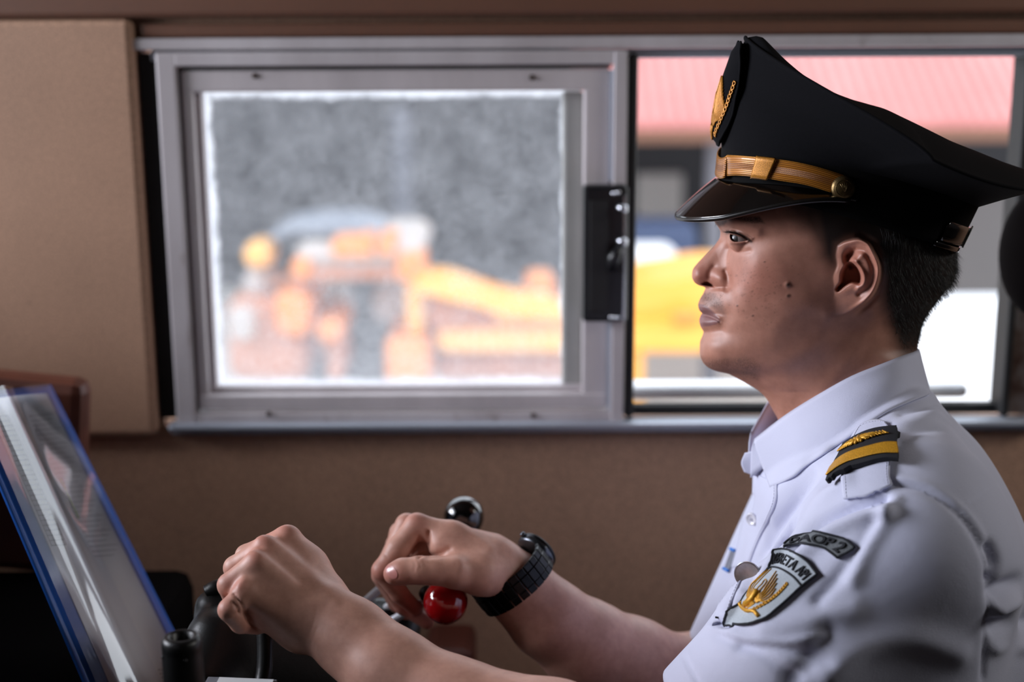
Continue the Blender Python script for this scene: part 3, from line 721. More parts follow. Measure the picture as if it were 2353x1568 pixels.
# --- strands: brows, lashes, nape hair, stubble
M_HAIR = plain('black_hair', S(18, 16, 16), 0.45, 0, 0.3, 50, spec=0.3)
def gridpt(px, py, lift=0.0):
    d = (U - px) ** 2 + (V - py) ** 2; k = np.unravel_index(np.argmin(d), d.shape)
    h = H[k] * 0.001 + lift; return PS(px, py, h)
_invy = lambda py: int(np.clip(np.searchsorted(ys, py), 0, len(ys) - 1))
def hat_h(px, py):
    i = _invy(py); return float(np.interp(px, U[i], H[i])) * 0.001
def strand(mb, p0, d, L, r, bend=(0, 0, 0), n=3):
    p0 = np.asarray(p0, float); d = np.asarray(d, float) / (np.linalg.norm(d) + 1e-9); bend = np.asarray(bend, float)
    pts = [p0 + d * L * t + bend * L * t * t for t in np.linspace(0, 1, n)]
    a = np.cross(d, [0.3, -0.9, 0.2]); a /= np.linalg.norm(a) + 1e-9; b = np.cross(d, a); o = len(mb.V)
    for i, p in enumerate(pts):
        rr = r * (1 - 0.85 * i / (n - 1))
        for k in range(3): th = 2.094 * k; mb.V.append(p + rr * (math.cos(th) * a + math.sin(th) * b))
    for i in range(n - 1):
        for k in range(3): mb.F.append([o + i * 3 + k, o + i * 3 + (k + 1) % 3, o + i * 3 + 3 + (k + 1) % 3, o + i * 3 + 3 + k]); mb.M.append(0)
up = np.array([0, 0, 1.0])
hb = MB()
for i in range(5200):      # short hair over the nape and behind the ear
    py = rng.uniform(520, 812); k = _invy(py); s_ = rng.uniform(0, 1)
    px = Xb[k] - (rng.rand() ** 2.0) * 170
    j_ = int(np.clip(np.searchsorted(U[k], px), 0, NCOL - 1))
    if hd[k, j_] < 2 or de[k, j_] > -4: continue
    h = hat_h(px, py); sgn = 1 if rng.rand() < 0.75 else -1
    p = PS(px, py, h)
    hn = np.clip(h / 0.07, 0, 1); nor = SN * hn + (-SF) * math.sqrt(max(0, 1 - hn * hn)) 
    if sgn < 0: p = mirror(p); nor = nor - 2 * (nor @ SN) * SN
    Lh = np.interp(py, [520, 650, 760, 812], [0.011, 0.0085, 0.005, 0.002]) * rng.uniform(0.6, 1.15)
    d = nor * rng.uniform(0.35, 0.75) - up * 1.0 + rng.normal(0, 0.13, 3)
    strand(hb, p - nor * 0.0005, d, Lh, 0.00018, nor * 0.15 * rng.randn())
hb.build('hair', M_HAIR, driver)['kind'] = 'stuff'
bb = MB()
for i in range(260):
    t = rng.rand(); px = 1645 + 95 * t + rng.normal(0, 3); py = 509 - 4 * math.sin(t * 3) + rng.normal(0, 4.0) + 6 * (1 - t)
    p = PS(px, py, hat_h(px, py)); d = -SF * (0.5 + t) + up * (1.1 - 1.2 * t) * 0.7 + SN * 0.35 + rng.normal(0, 0.15, 3)
    if rng.rand() < 0.4: p = mirror(p); d = d - 2 * (d @ SN) * SN
    strand(bb, p, d, rng.uniform(0.004, 0.008), 0.00012)
bb.build('eyebrow', M_HAIR, driver)
up_l = spline([(1673, 534), (1682, 533.5), (1696, 537), (1710, 544), (1722, 553)], 40)
for sgn in (1, -1):
    lb_ = MB()
    for i in range(150):
        t = rng.rand(); a = up_l[int(t * 39)]; p = PS(a[0], a[1], 0.0315 + math.sqrt(max(0, 0.0131 ** 2 - (((a[0] - EC[0]) * MMPX * .001) ** 2 + ((a[1] - EC[1]) * MMPX * .001) ** 2))))
        d = SF * (0.95 - 0.5 * t) - up * 0.12 + SN * (0.05 + 0.7 * t) + rng.normal(0, 0.12, 3); bnd = up * 0.30
        if sgn < 0: p = mirror(p); d = d - 2 * (d @ SN) * SN
        strand(lb_, p, d, rng.uniform(0.004, 0.007), 0.00014, bnd, 4)
    lb_.build('eyelash', M_HAIR, driver)
st = MB()
for i in range(900):
    if rng.rand() < 0.7: px, py = rng.uniform(1612, 1735), rng.uniform(822, 872)
    else: px, py = rng.uniform(1612, 1662), rng.uniform(672, 704)
    k = _invy(py)
    if px < Xf[k] + 0.5: continue
    p = PS(px, py, hat_h(px, py)); d = SF * 0.2 - up * 0.9 + SN * 0.5 + rng.normal(0, 0.3, 3)
    strand(st, p - SN * 0.0002, d, rng.uniform(0.0008, 0.0018), 0.00007, (0, 0, 0), 2)
st.build('stubble', M_HAIR, driver)['kind'] = 'stuff'
# ================================================================ the peaked cap
M_CLOTH = plain('black_navy_wool', S(9, 9, 13), 0.95, 0, 0.2, 400, 0.25, 2600, spec=0.15)
M_BAND = plain('black_ribbed_band', S(7, 7, 8), 0.9, 0, 0.2, 500, 0.3, 1800, spec=0.15)
M_VISOR = plain('polished_black_leather', S(6, 5, 5), 0.16, 0, 0.2, 200, coat=1.0)
M_VIS2 = plain('visor_edging', S(16, 12, 10), 0.35, 0, 0.2, 300)
def gold_thread(name, base=(204, 136, 48)):
    t = NT(name); n = t.noise(1400, 3, 0.6)
    a = S(*base); t.link(t.ramp(n, [(0.35, tuple(x * 0.5 for x in a[:3]) + (1,)), (0.65, a)]), t.b.inputs['Base Color'])
    t.b.inputs['Roughness'].default_value = 0.42; t.b.inputs['Metallic'].default_value = 0.35; t.bump(n, 0.4, 0.0003); return t.m
M_GOLD = gold_thread('gold_thread'); M_GOLD2 = gold_thread('bright_gold_thread', (240, 176, 52))
cap = empty('peaked_cap', tuple(PS(1930, 480, 0.0))); tag(cap, 'black peaked cap with gold chin strap and winged badge on the driver', 'cap')
NT_ = 144; TH_ = np.linspace(0, 2 * np.pi, NT_, endpoint=False)      # 0 = front, pi/2 = near side
def ring(uf, vf, ub, vb, hw, sag, n=NT_, th=None, sq=1.0, hoff=0.0, pf=0.0):
    th = TH_ if th is None else th
    c, s = np.cos(th), np.sin(th)
    u = (uf + ub) / 2 + (uf - ub) / 2 * np.sign(c) * np.abs(c) ** np.where(c > 0, 1 + 0.4 * pf, 1.0)
    v = (vf + vb) / 2 + (vf - vb) / 2 * c + sag * np.where((c > 0) & (sag > 20), np.abs(s) ** 1.25, s * s)
    h = hw * np.sign(s) * np.abs(s) ** np.where(c > 0, 0.92 + 0.42 * pf, 0.92)
    return PM(u, v, h)
B0 = dict(uf=1654, vf=417, ub=2193, vb=569, hw=0.082, sag=-18)
B1 = dict(uf=1659, vf=338, ub=2240, vb=472, hw=0.087, sag=-32)
RM_ = dict(uf=1714, vf=88, ub=2392, vb=412, hw=0.138, sag=84)
rings = []
def lerpd(a, b, t): return {k: a[k] * (1 - t) + b[k] * t for k in a}
# ribbed band
bandR = [ring(**lerpd(B0, B1, t)) for t in np.linspace(0, 1, 8)]
inner = [ring(**{**lerpd(B0, B1, t), 'hw': lerpd(B0, B1, t)['hw'] - 0.003, 'uf': lerpd(B0, B1, t)['uf'] + 8, 'ub': lerpd(B0, B1, t)['ub'] - 8}) for t in (0.02, 1)]
allr = [inner[1], inner[0]] + bandR
mesh_np('band', np.concatenate(allr), grid_faces(len(allr), NT_, True), M_BAND, cap)
# crown: flaring side, rim, concave top
CTRL = dict(uf=1647, vf=215, ub=2268, vb=462, hw=0.098, sag=10)
side_ = []
for t in np.linspace(0, 1, 26):
    a = {k: (1 - t) ** 2 * B1[k] + 2 * t * (1 - t) * CTRL[k] + t * t * RM_[k] for k in B1}
    side_.append(ring(**a, pf=min(1.0, 1.6 * t)))
TOP = np.array([(1690, 118), (1698, 97), (1718, 86), (1736, 82.7), (1751, 86), (1765, 101), (1791, 130), (1827, 164.5), (1863.6, 188), (1900, 208), (1954.5, 228), (2027, 248), (2100, 282.7), (2172.7, 319), (2245.5, 348), (2300, 370), (2353, 388), (2392, 407)], float)
rim_u = (RM_['uf'] + RM_['ub']) / 2 + (RM_['uf'] - RM_['ub']) / 2 * np.sign(np.cos(TH_)) * np.abs(np.cos(TH_)) ** np.where(np.cos(TH_) > 0, 1.4, 1.0)
rim_v = (RM_['vf'] + RM_['vb']) / 2 + (RM_['vf'] - RM_['vb']) / 2 * np.cos(TH_) + RM_['sag'] * np.where(np.cos(TH_) > 0, np.abs(np.sin(TH_)) ** 1.25, np.sin(TH_) ** 2)
rim_h = RM_['hw'] * np.sign(np.sin(TH_)) * np.abs(np.sin(TH_)) ** np.where(np.cos(TH_) > 0, 1.34, 0.92)
topv = np.interp(rim_u, TOP[:, 0], TOP[:, 1]); top_ = []
for s_ in (1.012, 1.0, 0.985, 0.96, 0.92, 0.86, 0.78, 0.68, 0.56, 0.44, 0.32, 0.2, 0.1, 0.0):
    if s_ > 1: top_.append(PM(rim_u + (rim_u - 2057) * 0.008, rim_v - 3, rim_h * s_)); continue
    e = 1 - (1 - s_) ** 1.5 if False else s_ ** 2.2
    lift = -5.0 * math.exp(-((1 - s_) / 0.03) ** 2)
    top_.append(PM(2057 + (rim_u - 2057) * (0.995 + 0.0 * s_), topv + (rim_v - topv) * e + lift, rim_h * s_))
crown = side_ + top_
mesh_np('crown', np.concatenate(crown), grid_faces(len(crown), NT_, True), M_CLOTH, cap)
# piping round the rim
mb = MB(); rp = ring(**{**RM_, 'vf': RM_['vf'] - 2, 'vb': RM_['vb'] - 2, 'hw': 0.1393, 'uf': RM_['uf'] - 1}, pf=1.0); rp = np.vstack([rp, rp[:1]]); mb.tube(rp, 0.0016, 8); mb.build('piping', M_CLOTH, cap)
# visor
nv, nu_ = 28, 90; thv = np.linspace(-1.62, 1.62, nu_)
Vv = []
for k in range(nv):
    t = k / (nv - 1)
    root = ring(uf=1652, vf=414, ub=2193, vb=569, hw=0.0835, sag=-58, th=thv)
    tipu = 1556 + 360 * (1 - np.cos(thv * 0.97)); tipv = 498 - 34 * np.abs(np.sin(thv)) ** 1.8 - 32 * np.abs(np.sin(thv)) ** 5 ; tiph = 0.100 * np.sin(thv * 0.97)
    tip = PM(tipu, tipv, tiph)
    wgt = np.cos(thv / 1.62 * np.pi / 2) ** 0.5
    p = root + (tip - root) * (t * np.clip(wgt * 1.15, 0, 1))[:, None]
    p = p + np.array([0, 0, 1.0]) * (0.0012 * math.sin(math.pi * t) * np.cos(thv / 1.62 * np.pi / 2))[:, None]
    Vv.append(p)
vis = mesh_np('visor', np.concatenate(Vv), grid_faces(nv, nu_), [M_VISOR], cap)
so = vis.modifiers.new('thick', 'SOLIDIFY'); so.thickness = 0.0022; so.offset = -1
mb = MB(); mb.tube(Vv[-1][2:-2], 0.0023, 8); mb.build('visor_edging', M_VIS2, cap)
# chin strap of gold braid, seen points traced round the near side, mirrored to the far side
bt = np.array([(1672, 358), (1700, 359.5), (1747, 363.5), (1787, 368), (1827, 374), (1864, 382), (1900, 392), (1940, 405)], float)
bb_ = np.array([(1668, 403), (1690, 401.5), (1733, 404.5), (1765, 409), (1798, 414.5), (1835, 420), (1864, 426.5), (1911, 441)], float)
def band_half(u):            # half width of the band where the strap runs
    uc, a = 1928.0, 272.0
    return 0.0855 * np.abs(np.sqrt(np.clip(1 - ((u - uc) / a) ** 2, 0, 1))) ** 0.92
n = 70
tt_ = spline(bt, n); bb2 = spline(bb_, n)
fr_t = np.array([(1655, 362.0)]); 
rows = []; m = 9
ht = band_half(tt_[:, 0]) + 0.001; hb_ = band_half(bb2[:, 0]) + 0.001
k0 = 0
near = []
for j in range(m):
    f = j / (m - 1)
    near.append(PS(tt_[:, 0] * (1 - f) + bb2[:, 0] * f, tt_[:, 1] * (1 - f) + bb2[:, 1] * f, ht * (1 - f) + hb_ * f))
near = np.array(near)                      # m, n, 3
mid = np.array([PS(1652 - 5 * f + 0, 362 + (405 - 362) * f, 0.0) for f in np.linspace(0, 1, m)])
def bridge(p0, p1, k):                     # round the front of the cap
    out = []
    for i in range(1, k + 1):
        a = i / (k + 1) * math.pi / 2
        out.append(p0 + (p1 - p0) * 0)
    return out
cols = []
nb = 10
hmax = ht[0]
dep = ((near[:, 0] - mid) @ -SF)
for i in range(nb):
    a = math.pi / 2 * i / nb
    hh = hmax * math.sin(a); back = 1 - math.cos(a)
    z = mid + (near[:, 0] - mid) * back
    z = z - (((z - SC_) @ SN) - hh)[:, None] * (-SN) * -1
    cols.append(mid + (-SF)[None] * (dep * back)[:, None] + (near[:, 0] - mid)[:, 2:3] * np.array([[0, 0, 1]]) * back + SN[None] * hh)
half = np.concatenate([np.array(cols), near.transpose(1, 0, 2)])      # (nb+n, m, 3)
full = np.concatenate([mirror(half[::-1]), half[1:]])
str_ = mesh_np('chin_strap', full.reshape(-1, 3), grid_faces(len(full), m), M_GOLD, cap)
so = str_.modifiers.new('t', 'SOLIDIFY'); so.thickness = 0.0016; so.offset = 0
def strap_mat():
    t = NT('gold_braid_strap'); co = t.coord('UV'); s = t.node('ShaderNodeSeparateXYZ'); t.link(co, s.inputs[0])
    wv = t.node('ShaderNodeTexWave', wave_type='BANDS', bands_direction='Y'); wv.inputs['Scale'].default_value = 3.2; wv.inputs['Distortion'].default_value = 0.0; t.link(co, wv.inputs[0])
    wv2 = t.node('ShaderNodeTexWave', wave_type='BANDS', bands_direction='X'); wv2.inputs['Scale'].default_value = 26; t.link(co, wv2.inputs[0])
    md = t.node('ShaderNodeMath', operation='MULTIPLY'); t.link(wv2.outputs['Fac'], md.inputs[0])
    cm = t.node('ShaderNodeMath', operation='COMPARE'); t.link(s.outputs[1], cm.inputs[0]); cm.inputs[1].default_value = 0.5; cm.inputs[2].default_value = 0.16
    t.link(cm.outputs[0], md.inputs[1])
    sb_ = t.node('ShaderNodeMath', operation='SUBTRACT'); t.link(wv.outputs['Fac'], sb_.inputs[0]); t.link(md.outputs[0], sb_.inputs[1])
    t.link(t.ramp(sb_.outputs[0], [(0.0, S(120, 66, 18)), (0.8, S(206, 134, 48))]), t.b.inputs['Base Color'])
    t.b.inputs['Roughness'].default_value = 0.35; t.b.inputs['Metallic'].default_value = 0.15; t.b.inputs['Coat Weight'].default_value = 0.5
    t.bump(sb_.outputs[0], 0.5, 0.0004); return t.m
str_.data.materials.clear(); str_.data.materials.append(strap_mat())
uvl = str_.data.uv_layers.new(name='UVMap'); nn = len(full)
li = np.zeros(len(str_.data.loops), np.int32); str_.data.loops.foreach_get('vertex_index', li)
uvl.data.foreach_set('uv', np.stack([(li // m) / nn * 3.2, (li % m) / (m - 1.0)], 1).astype(np.float32).ravel())
# edge cords and keeper
for j, nm in ((0, 'strap_edge'), (m - 1, 'strap_edge')):
    mb = MB(); mb.tube(full[:, j] + SN * 0, 0.0008, 6); mb.build(nm, M_GOLD, cap)
ki = [i for i in range(n) if 1737 <= tt_[i, 0] <= 1783]
kp = near[:, ki]; out = []
for side in (0,):
    for j in range(-1, m + 1):
        jj = min(max(j, 0), m - 1); p = kp[jj].copy() + SN * 0.0022
        if j == -1: p = kp[0] + (kp[0] - kp[1]) * 0.30 + SN * 0.0002
        if j == m: p = kp[m - 1] + (kp[m - 1] - kp[m - 2]) * 0.75 - SN * 0.0
        out.append(p)
kpm = mesh_np('strap_keeper', np.concatenate(out), grid_faces(len(out), len(ki)), M_GOLD, cap); so = kpm.modifiers.new('t', 'SOLIDIFY'); so.thickness = 0.0012
mb = MB()
for c_ in range(0, len(ki), max(1, len(ki) // 8)):
    mb.tube([o_[c_] + SN * 0.0006 for o_ in out], 0.00035, 5)
mb.build('keeper_cord', M_GOLD, cap)
# button
bc = PS(1938, 432, 0.0885); fb = frame_to(bc, SN + np.array([0, 0, 0.05]))
v, f = lathe([(0.0001, -0.004), (0.0085, -0.004), (0.0098, -0.001), (0.0095, 0.0005), (0.0080, 0.0022), (0.0045, 0.0036), (0.0001, 0.004)], 36)
M_BRASS = plain('tarnished_brass', S(112, 92, 60), 0.38, 0.9, 0.2, 400, 0.3, 900)
btn = mesh_np('button', xf(v, fb), f, M_BRASS, cap)
mb = MB()
mb.tube([xf([(0.0065 * math.cos(a), 0.0065 * math.sin(a), 0.0028)], fb)[0] for a in np.linspace(0, 2 * math.pi, 30)], 0.0003, 5)
for a in np.linspace(-0.9, 0.9, 5): mb.tube([xf([(0.0007, -0.003, 0.004)], fb)[0], xf([(0.004 * math.sin(a), 0.002 + 0.002 * math.cos(a), 0.0038)], fb)[0]], 0.0003, 5)
mb.build('button_relief', M_BRASS, btn)
# back strap with plastic slide
def backstrap(a0, a1, r, v0, v1, name, m_, off):
    th = np.linspace(a0, a1, 60); L = [ring(**{**lerpd(B0, B1, f), 'hw': lerpd(B0, B1, f)['hw'] + off, 'ub': lerpd(B0, B1, f)['ub'] + off * 2600}, th=th) for f in np.linspace(v0, v1, 4)]
    o = mesh_np(name, np.concatenate(L), grid_faces(4, 60), m_, cap); so = o.modifiers.new('t', 'SOLIDIFY'); so.thickness = 0.0012; so.offset = 0; return o
backstrap(2.35, math.pi * 2 - 2.35, 0, 0.10, 0.52, 'back_strap', M_VISOR, 0.0016)
backstrap(2.88, 2.99, 0, 0.06, 0.56, 'strap_slide', plain('grey_slide', S(92, 95, 86), 0.45), 0.003)
backstrap(2.3, math.pi * 2 - 2.3, 0, -0.04, 0.06, 'sweat_band', M_VISOR, 0.0008)
# ---- front badge: padded black oval with embroidered gold wings
bf = np.array([(1698, 96), (1682, 119), (1663.6, 170), (1649, 217), (1640, 268), (1636.5, 300), (1639, 320), (1650, 333)], float)
def badge_pt(a, b, lift=0.0):
    """a -1..1 across, b 0 top .. 1 bottom"""
    a = np.asarray(a, float); b = np.asarray(b, float)
    vv = 96 + (333 - 96) * b; uu = np.interp(vv, bf[:, 1], bf[:, 0])
    hw_ = 0.031
    p = PM(uu, vv, 0 * uu)
    nx_ = np.sin(a * 0.95); bk = 1 - np.cos(a * 0.95)
    p = p + SN * (hw_ * a * np.sinc(a * 0.25))[..., None] * 1.0 - SF * (0.031 * bk)[..., None]
    return p + (SF[None] * np.cos(a * 0.95)[..., None] + SN[None] * np.sin(a * 0.95)[..., None]).reshape(p.shape) * lift
nb_, na_ = 40, 26; rowsb = []
for i in range(nb_):
    b = i / (nb_ - 1)
    wdt = min(1.0, math.sqrt(max(0.0, 1 - ((b - 0.60) / (0.62 if b < 0.6 else 0.405)) ** 2)) + 0.02)
    a = np.linspace(-wdt, wdt, na_); rowsb.append(badge_pt(a, np.full(na_, b), 0.0005))
bd = mesh_np('cap_badge', np.concatenate(rowsb), grid_faces(nb_, na_)[:, ::-1], M_CLOTH, cap)
so = bd.modifiers.new('t', 'SOLIDIFY'); so.thickness = 0.005; so.offset = -1
bv = bd.modifiers.new('b', 'BEVEL'); bv.width = 0.0012; bv.segments = 2
edge_ = [badge_pt(np.array(s * min(1.0, math.sqrt(max(0.0, 1 - ((b - 0.60) / (0.62 if b < 0.6 else 0.405)) ** 2)) + 0.02)), np.array(b), 0.0006) for s, bs in ((1, np.linspace(0, 1, 36)), (-1, np.linspace(1, 0, 36))) for b in bs]
mb = MB(); mb.tube(edge_, 0.0012, 6); mb.build('badge_piping', M_CLOTH, cap)
def emblem(kind='cap'):
    """polylines of a winged emblem in a unit frame: x -1..1, y 0 (top) .. 1"""
    L = []
    for s in (-1, 1):
        for k in range(11):                               # feathers sweeping up from the hub
            t = k / 10.0
            x1 = s * (0.12 + 0.62 * t); y1 = 0.0 + 0.42 * t ** 1.5
            L.append([(s * (0.05 + .05 * t), 0.60 + 0.10 * t), (s * (0.20 + 0.30 * t), 0.56 + 0.12 * t), (s * (0.18 + 0.54 * t), 0.36 + 0.20 * t), (x1, y1)])
        for k in range(5):                                # lower curls
            t = k / 4.0
            L.append([(s * 0.06, 0.64 + 0.05 * t), (s * (0.20 + 0.05 * t), 0.70 + 0.05 * t), (s * (0.34 + 0.12 * (1 - t)), 0.66 + 0.10 * t)])
        for k in range(13):                               # leaf chain
            t = k / 12.0; cx = s * (0.90 - 0.48 * t ** 2.2); cy = 0.10 + 0.80 * t
            L.append([(cx - 0.05, cy - 0.035), (cx + 0.05 * s, cy - 0.01), (cx + 0.02, cy + 0.035), (cx - 0.05, cy + 0.01), (cx - 0.05, cy - 0.035)])
    L.append([(-0.06, 0.60), (-0.09, 0.45), (-0.02, 0.34), (-0.10, 0.30), (0.0, 0.25), (0.08, 0.30), (0.06, 0.45), (0.06, 0.60)])   # neck and head
    L += [[(0.10 * math.cos(a), 0.66 + 0.06 * math.sin(a)) for a in np.linspace(0, 6.3, 14)], [(0.045 * math.cos(a), 0.66 + 0.03 * math.sin(a)) for a in np.linspace(0, 6.3, 10)]]
    for r_ in (0.10, 0.17, 0.24):                          # tail
        L.append([(-r_, 0.76), (-r_ * 0.9, 0.84), (0, 0.80 + r_ * 0.85), (r_ * 0.9, 0.84), (r_, 0.76)])
    return L
mb = MB()
for ln in emblem():
    q_ = spline(ln, 10); mb.tube(badge_pt(q_[:, 0] * 0.92, 0.33 + q_[:, 1] * 0.62, 0.0012), 0.00080, 5)
g_ = mb.build('gold_embroidery', M_GOLD, bd); tag(g_, kind='stuff')
# ================================================================ implicit modelling: smooth unions of tapered capsules, meshed with surface nets
class Field:
    def __init__(s, pts, res, pad=0.03):
        pts = np.asarray(pts); lo = pts.min(0) - pad; hi = pts.max(0) + pad
        s.lo = lo; s.res = res; s.n = np.ceil((hi - lo) / res).astype(int) + 1
        s.d = np.full(s.n, 1.0, np.float32)
        s.ax = [lo[i] + res * np.arange(s.n[i]) for i in range(3)]
    def box(s, a, b):
        i0 = np.clip(np.floor((a - s.lo) / s.res).astype(int), 0, s.n - 1); i1 = np.clip(np.ceil((b - s.lo) / s.res).astype(int) + 1, 1, s.n)
        sl = tuple(slice(i0[i], i1[i]) for i in range(3))
        g = [s.ax[i][sl[i]] for i in range(3)]
        return sl, (g[0][:, None, None], g[1][None, :, None], g[2][None, None, :])
    def put(s, sl, dn, k, sub=False):
        d = s.d[sl]; dn = dn.astype(np.float32)
        if sub:
            h = np.clip(0.5 - 0.5 * (d + dn) / k, 0, 1) if k > 0 else None
            s.d[sl] = (d * (1 - h) + (-dn) * h + k * h * (1 - h)) if k > 0 else np.maximum(d, -dn); return
        if k <= 0: s.d[sl] = np.minimum(d, dn); return
        h = np.clip(0.5 + 0.5 * (d - dn) / k, 0, 1)
        s.d[sl] = d * (1 - h) + dn * h - k * h * (1 - h)
    def cap(s, p1, r1, p2, r2, k=0.006, sub=False, flat=None):
        p1 = np.asarray(p1, float); p2 = np.asarray(p2, float); R = max(r1, r2); m = R * 1.6 + k + 3 * s.res
        sl, (x, y, z) = s.box(np.minimum(p1, p2) - m, np.maximum(p1, p2) + m)
        if 0 in [q.size for q in (x, y, z)]: return
        ab = p2 - p1; L = ab @ ab + 1e-12
        px, py, pz = x - p1[0], y - p1[1], z - p1[2]
        t = np.clip((px * ab[0] + py * ab[1] + pz * ab[2]) / L, 0, 1)
        qx, qy, qz = px - t * ab[0], py - t * ab[1], pz - t * ab[2]
        if flat is not None:                    # (axis, factor): squash the section along an axis
            a, f = flat; a = np.asarray(a, float); a /= np.linalg.norm(a); e = (qx * a[0] + qy * a[1] + qz * a[2]) * (1 / f - 1)
            qx, qy, qz = qx + e * a[0], qy + e * a[1], qz + e * a[2]
        s.put(sl, (np.sqrt(qx * qx + qy * qy + qz * qz) - (r1 + (r2 - r1) * t)) * (flat[1] if flat is not None and flat[1] < 1 else 1.0), k, sub)
    def chain(s, P_, R_, k=0.006, flat=None, kk=None):
        for i in range(len(P_) - 1): s.cap(P_[i], R_[i], P_[i + 1], R_[i + 1], k, flat=flat)
    def mesh(s):
        d = s.d; ins = d < 0
        c = np.zeros(tuple(s.n - 1), np.int8)
        for i in (0, 1):
            for j in (0, 1):
                for k in (0, 1): c += ins[i:s.n[0] - 1 + i, j:s.n[1] - 1 + j, k:s.n[2] - 1 + k]
        act = (c > 0) & (c < 8); idx = np.argwhere(act); vid = np.full(act.shape, -1, np.int32); vid[act] = np.arange(len(idx))
        corner = np.array([(i, j, k) for i in (0, 1) for j in (0, 1) for k in (0, 1)])
        vals = np.stack([d[tuple((idx + c_).T)] for c_ in corner], 1)
        acc = np.zeros((len(idx), 3)); cnt = np.zeros(len(idx))
        for a in range(8):
            for b in range(a + 1, 8):
                if np.abs(corner[a] - corner[b]).sum() != 1: continue
                va, vb = vals[:, a], vals[:, b]; m = (va < 0) != (vb < 0); t = va[m] / (va[m] - vb[m])
                acc[m] += corner[a] + t[:, None] * (corner[b] - corner[a]); cnt[m] += 1
        V_ = (idx + acc / cnt[:, None]) * s.res + s.lo
        F_ = []
        for ax in range(3):
            o1, o2 = [(1, 2), (2, 0), (0, 1)][ax]
            sl0 = [slice(None)] * 3; sl1 = [slice(None)] * 3; sl0[ax] = slice(0, -1); sl1[ax] = slice(1, None)
            e = ins[tuple(sl0)] != ins[tuple(sl1)]; pos = ins[tuple(sl0)]
            ii = np.argwhere(e); f = pos[e]
            ok = (ii[:, o1] > 0) & (ii[:, o2] > 0) & (ii[:, o1] < s.n[o1] - 1) & (ii[:, o2] < s.n[o2] - 1); ii = ii[ok]; f = f[ok]
            def at(a, b):
                j = ii.copy(); j[:, o1] -= a; j[:, o2] -= b; return vid[tuple(j.T)]
            q_ = np.stack([at(0, 0), at(1, 0), at(1, 1), at(0, 1)], 1)
            q_[~f] = q_[~f][:, ::-1]; F_.append(q_)
        F_ = np.concatenate(F_); F_ = F_[(F_ >= 0).all(1)]
        return V_, F_
def smooth_mesh(V_, F_, it=2, lam=0.5):
    n_ = len(V_); e = np.concatenate([F_[:, [0, 1]], F_[:, [1, 2]], F_[:, [2, 3]], F_[:, [3, 0]]]); e = np.concatenate([e, e[:, ::-1]])
    deg = np.bincount(e[:, 0], minlength=n_)[:, None]
    for _ in range(it):
        a = np.stack([np.bincount(e[:, 0], weights=V_[e[:, 1], i], minlength=n_) for i in range(3)], 1) / np.maximum(deg, 1)
        V_ = V_ + lam * (a - V_)
    return V_
def vnormals(V_, F_):
    a = np.cross(V_[F_[:, 2]] - V_[F_[:, 0]], V_[F_[:, 3]] - V_[F_[:, 1]]); N_ = np.zeros_like(V_)
    for k in range(4):
        for i in range(3): N_[:, i] += np.bincount(F_[:, k], weights=a[:, i], minlength=len(V_))
    return N_ / (np.linalg.norm(N_, axis=1)[:, None] + 1e-12)
mm_ = 0.001
SHIRT_RES = 0.0034
# ---- uniform shirt
PT = [(945, 1985, 48), (1000, 1975, 60), (1060, 1960, 80)]
def pm(px, py, h): return PM(px, py, h * mm_)
def ps(px, py, h): return PS(px, py, h * mm_)
bb0 = [ps(1450, 900, 290), ps(2700, 900, -210), ps(1200, 1900, 290), ps(2700, 1900, -210), ps(2000, 900, 0)]
fl = Field(bb0, SHIRT_RES, 0.01)
# torso: stacked rounded sections between a front line and a back line of the midline plane
tf = np.array([(905, 1900), (960, 1832), (1010, 1785), (1060, 1750), (1100, 1736), (1150, 1736), (1200, 1738), (1250, 1728), (1350, 1700), (1450, 1668), (1568, 1630), (1750, 1600), (1900, 1600)], float)
tb = np.array([(905, 2120), (960, 2190), (1010, 2245), (1060, 2278), (1100, 2300), (1150, 2325), (1250, 2360), (1350, 2385), (1450, 2400), (1568, 2410), (1750, 2410), (1900, 2400)], float)
tw = np.array([(905, 40), (960, 74), (1010, 116), (1060, 142), (1100, 151), (1150, 158), (1250, 166), (1350, 168), (1450, 166), (1568, 164), (1750, 170), (1900, 172)], float)
sl, (x, y, z) = fl.box(fl.lo, fl.lo + fl.res * fl.n)
zc = PM(1950, tf[:, 0], np.zeros(len(tf)))[:, 2]; zc2 = PM(1950, tb[:, 0], np.zeros(len(tb)))[:, 2]
oz = np.argsort(zc); oz2 = np.argsort(zc2); zz = z.ravel()
Pfz = PM(tf[:, 1], tf[:, 0], np.zeros(len(tf))); Pbz = PM(tb[:, 1], tb[:, 0], np.zeros(len(tb)))
sF = -(Pfz - SC_) @ SF; sBk = -(Pbz - SC_) @ SF          # coordinate growing towards his back
f_z = np.interp(zz, zc[oz], sF[oz]); b_z = np.interp(zz, zc2[oz2], sBk[oz2]); w_z = np.interp(zz, zc2[oz2], tw[oz2, 1]) * mm_
def sm1(a, k=9): 
    kk = np.hanning(k + 2)[1:-1]; kk /= kk.sum(); return np.convolve(np.pad(a, k // 2, mode='edge'), kk, 'valid')
f_z, b_z, w_z = sm1(f_z, 7), sm1(b_z, 7), sm1(w_z, 7)
cu = ((f_z + b_z) / 2)[None, None, :]; ru = ((b_z - f_z) / 2)[None, None, :]; wv = w_z[None, None, :]
uu = -((x - SC_[0]) * SF[0] + (y - SC_[1]) * SF[1]) + 0 * z; hh = (x - SC_[0]) * SN[0] + (y - SC_[1]) * SN[1] + 0 * z
rr = (np.abs((uu - cu) / ru) ** 2.12 + np.abs(hh / wv) ** 2.12) ** (1 / 2.12)
dt_ = (rr - 1) * np.minimum(ru, wv) * 0.9
ztop = zc[0]
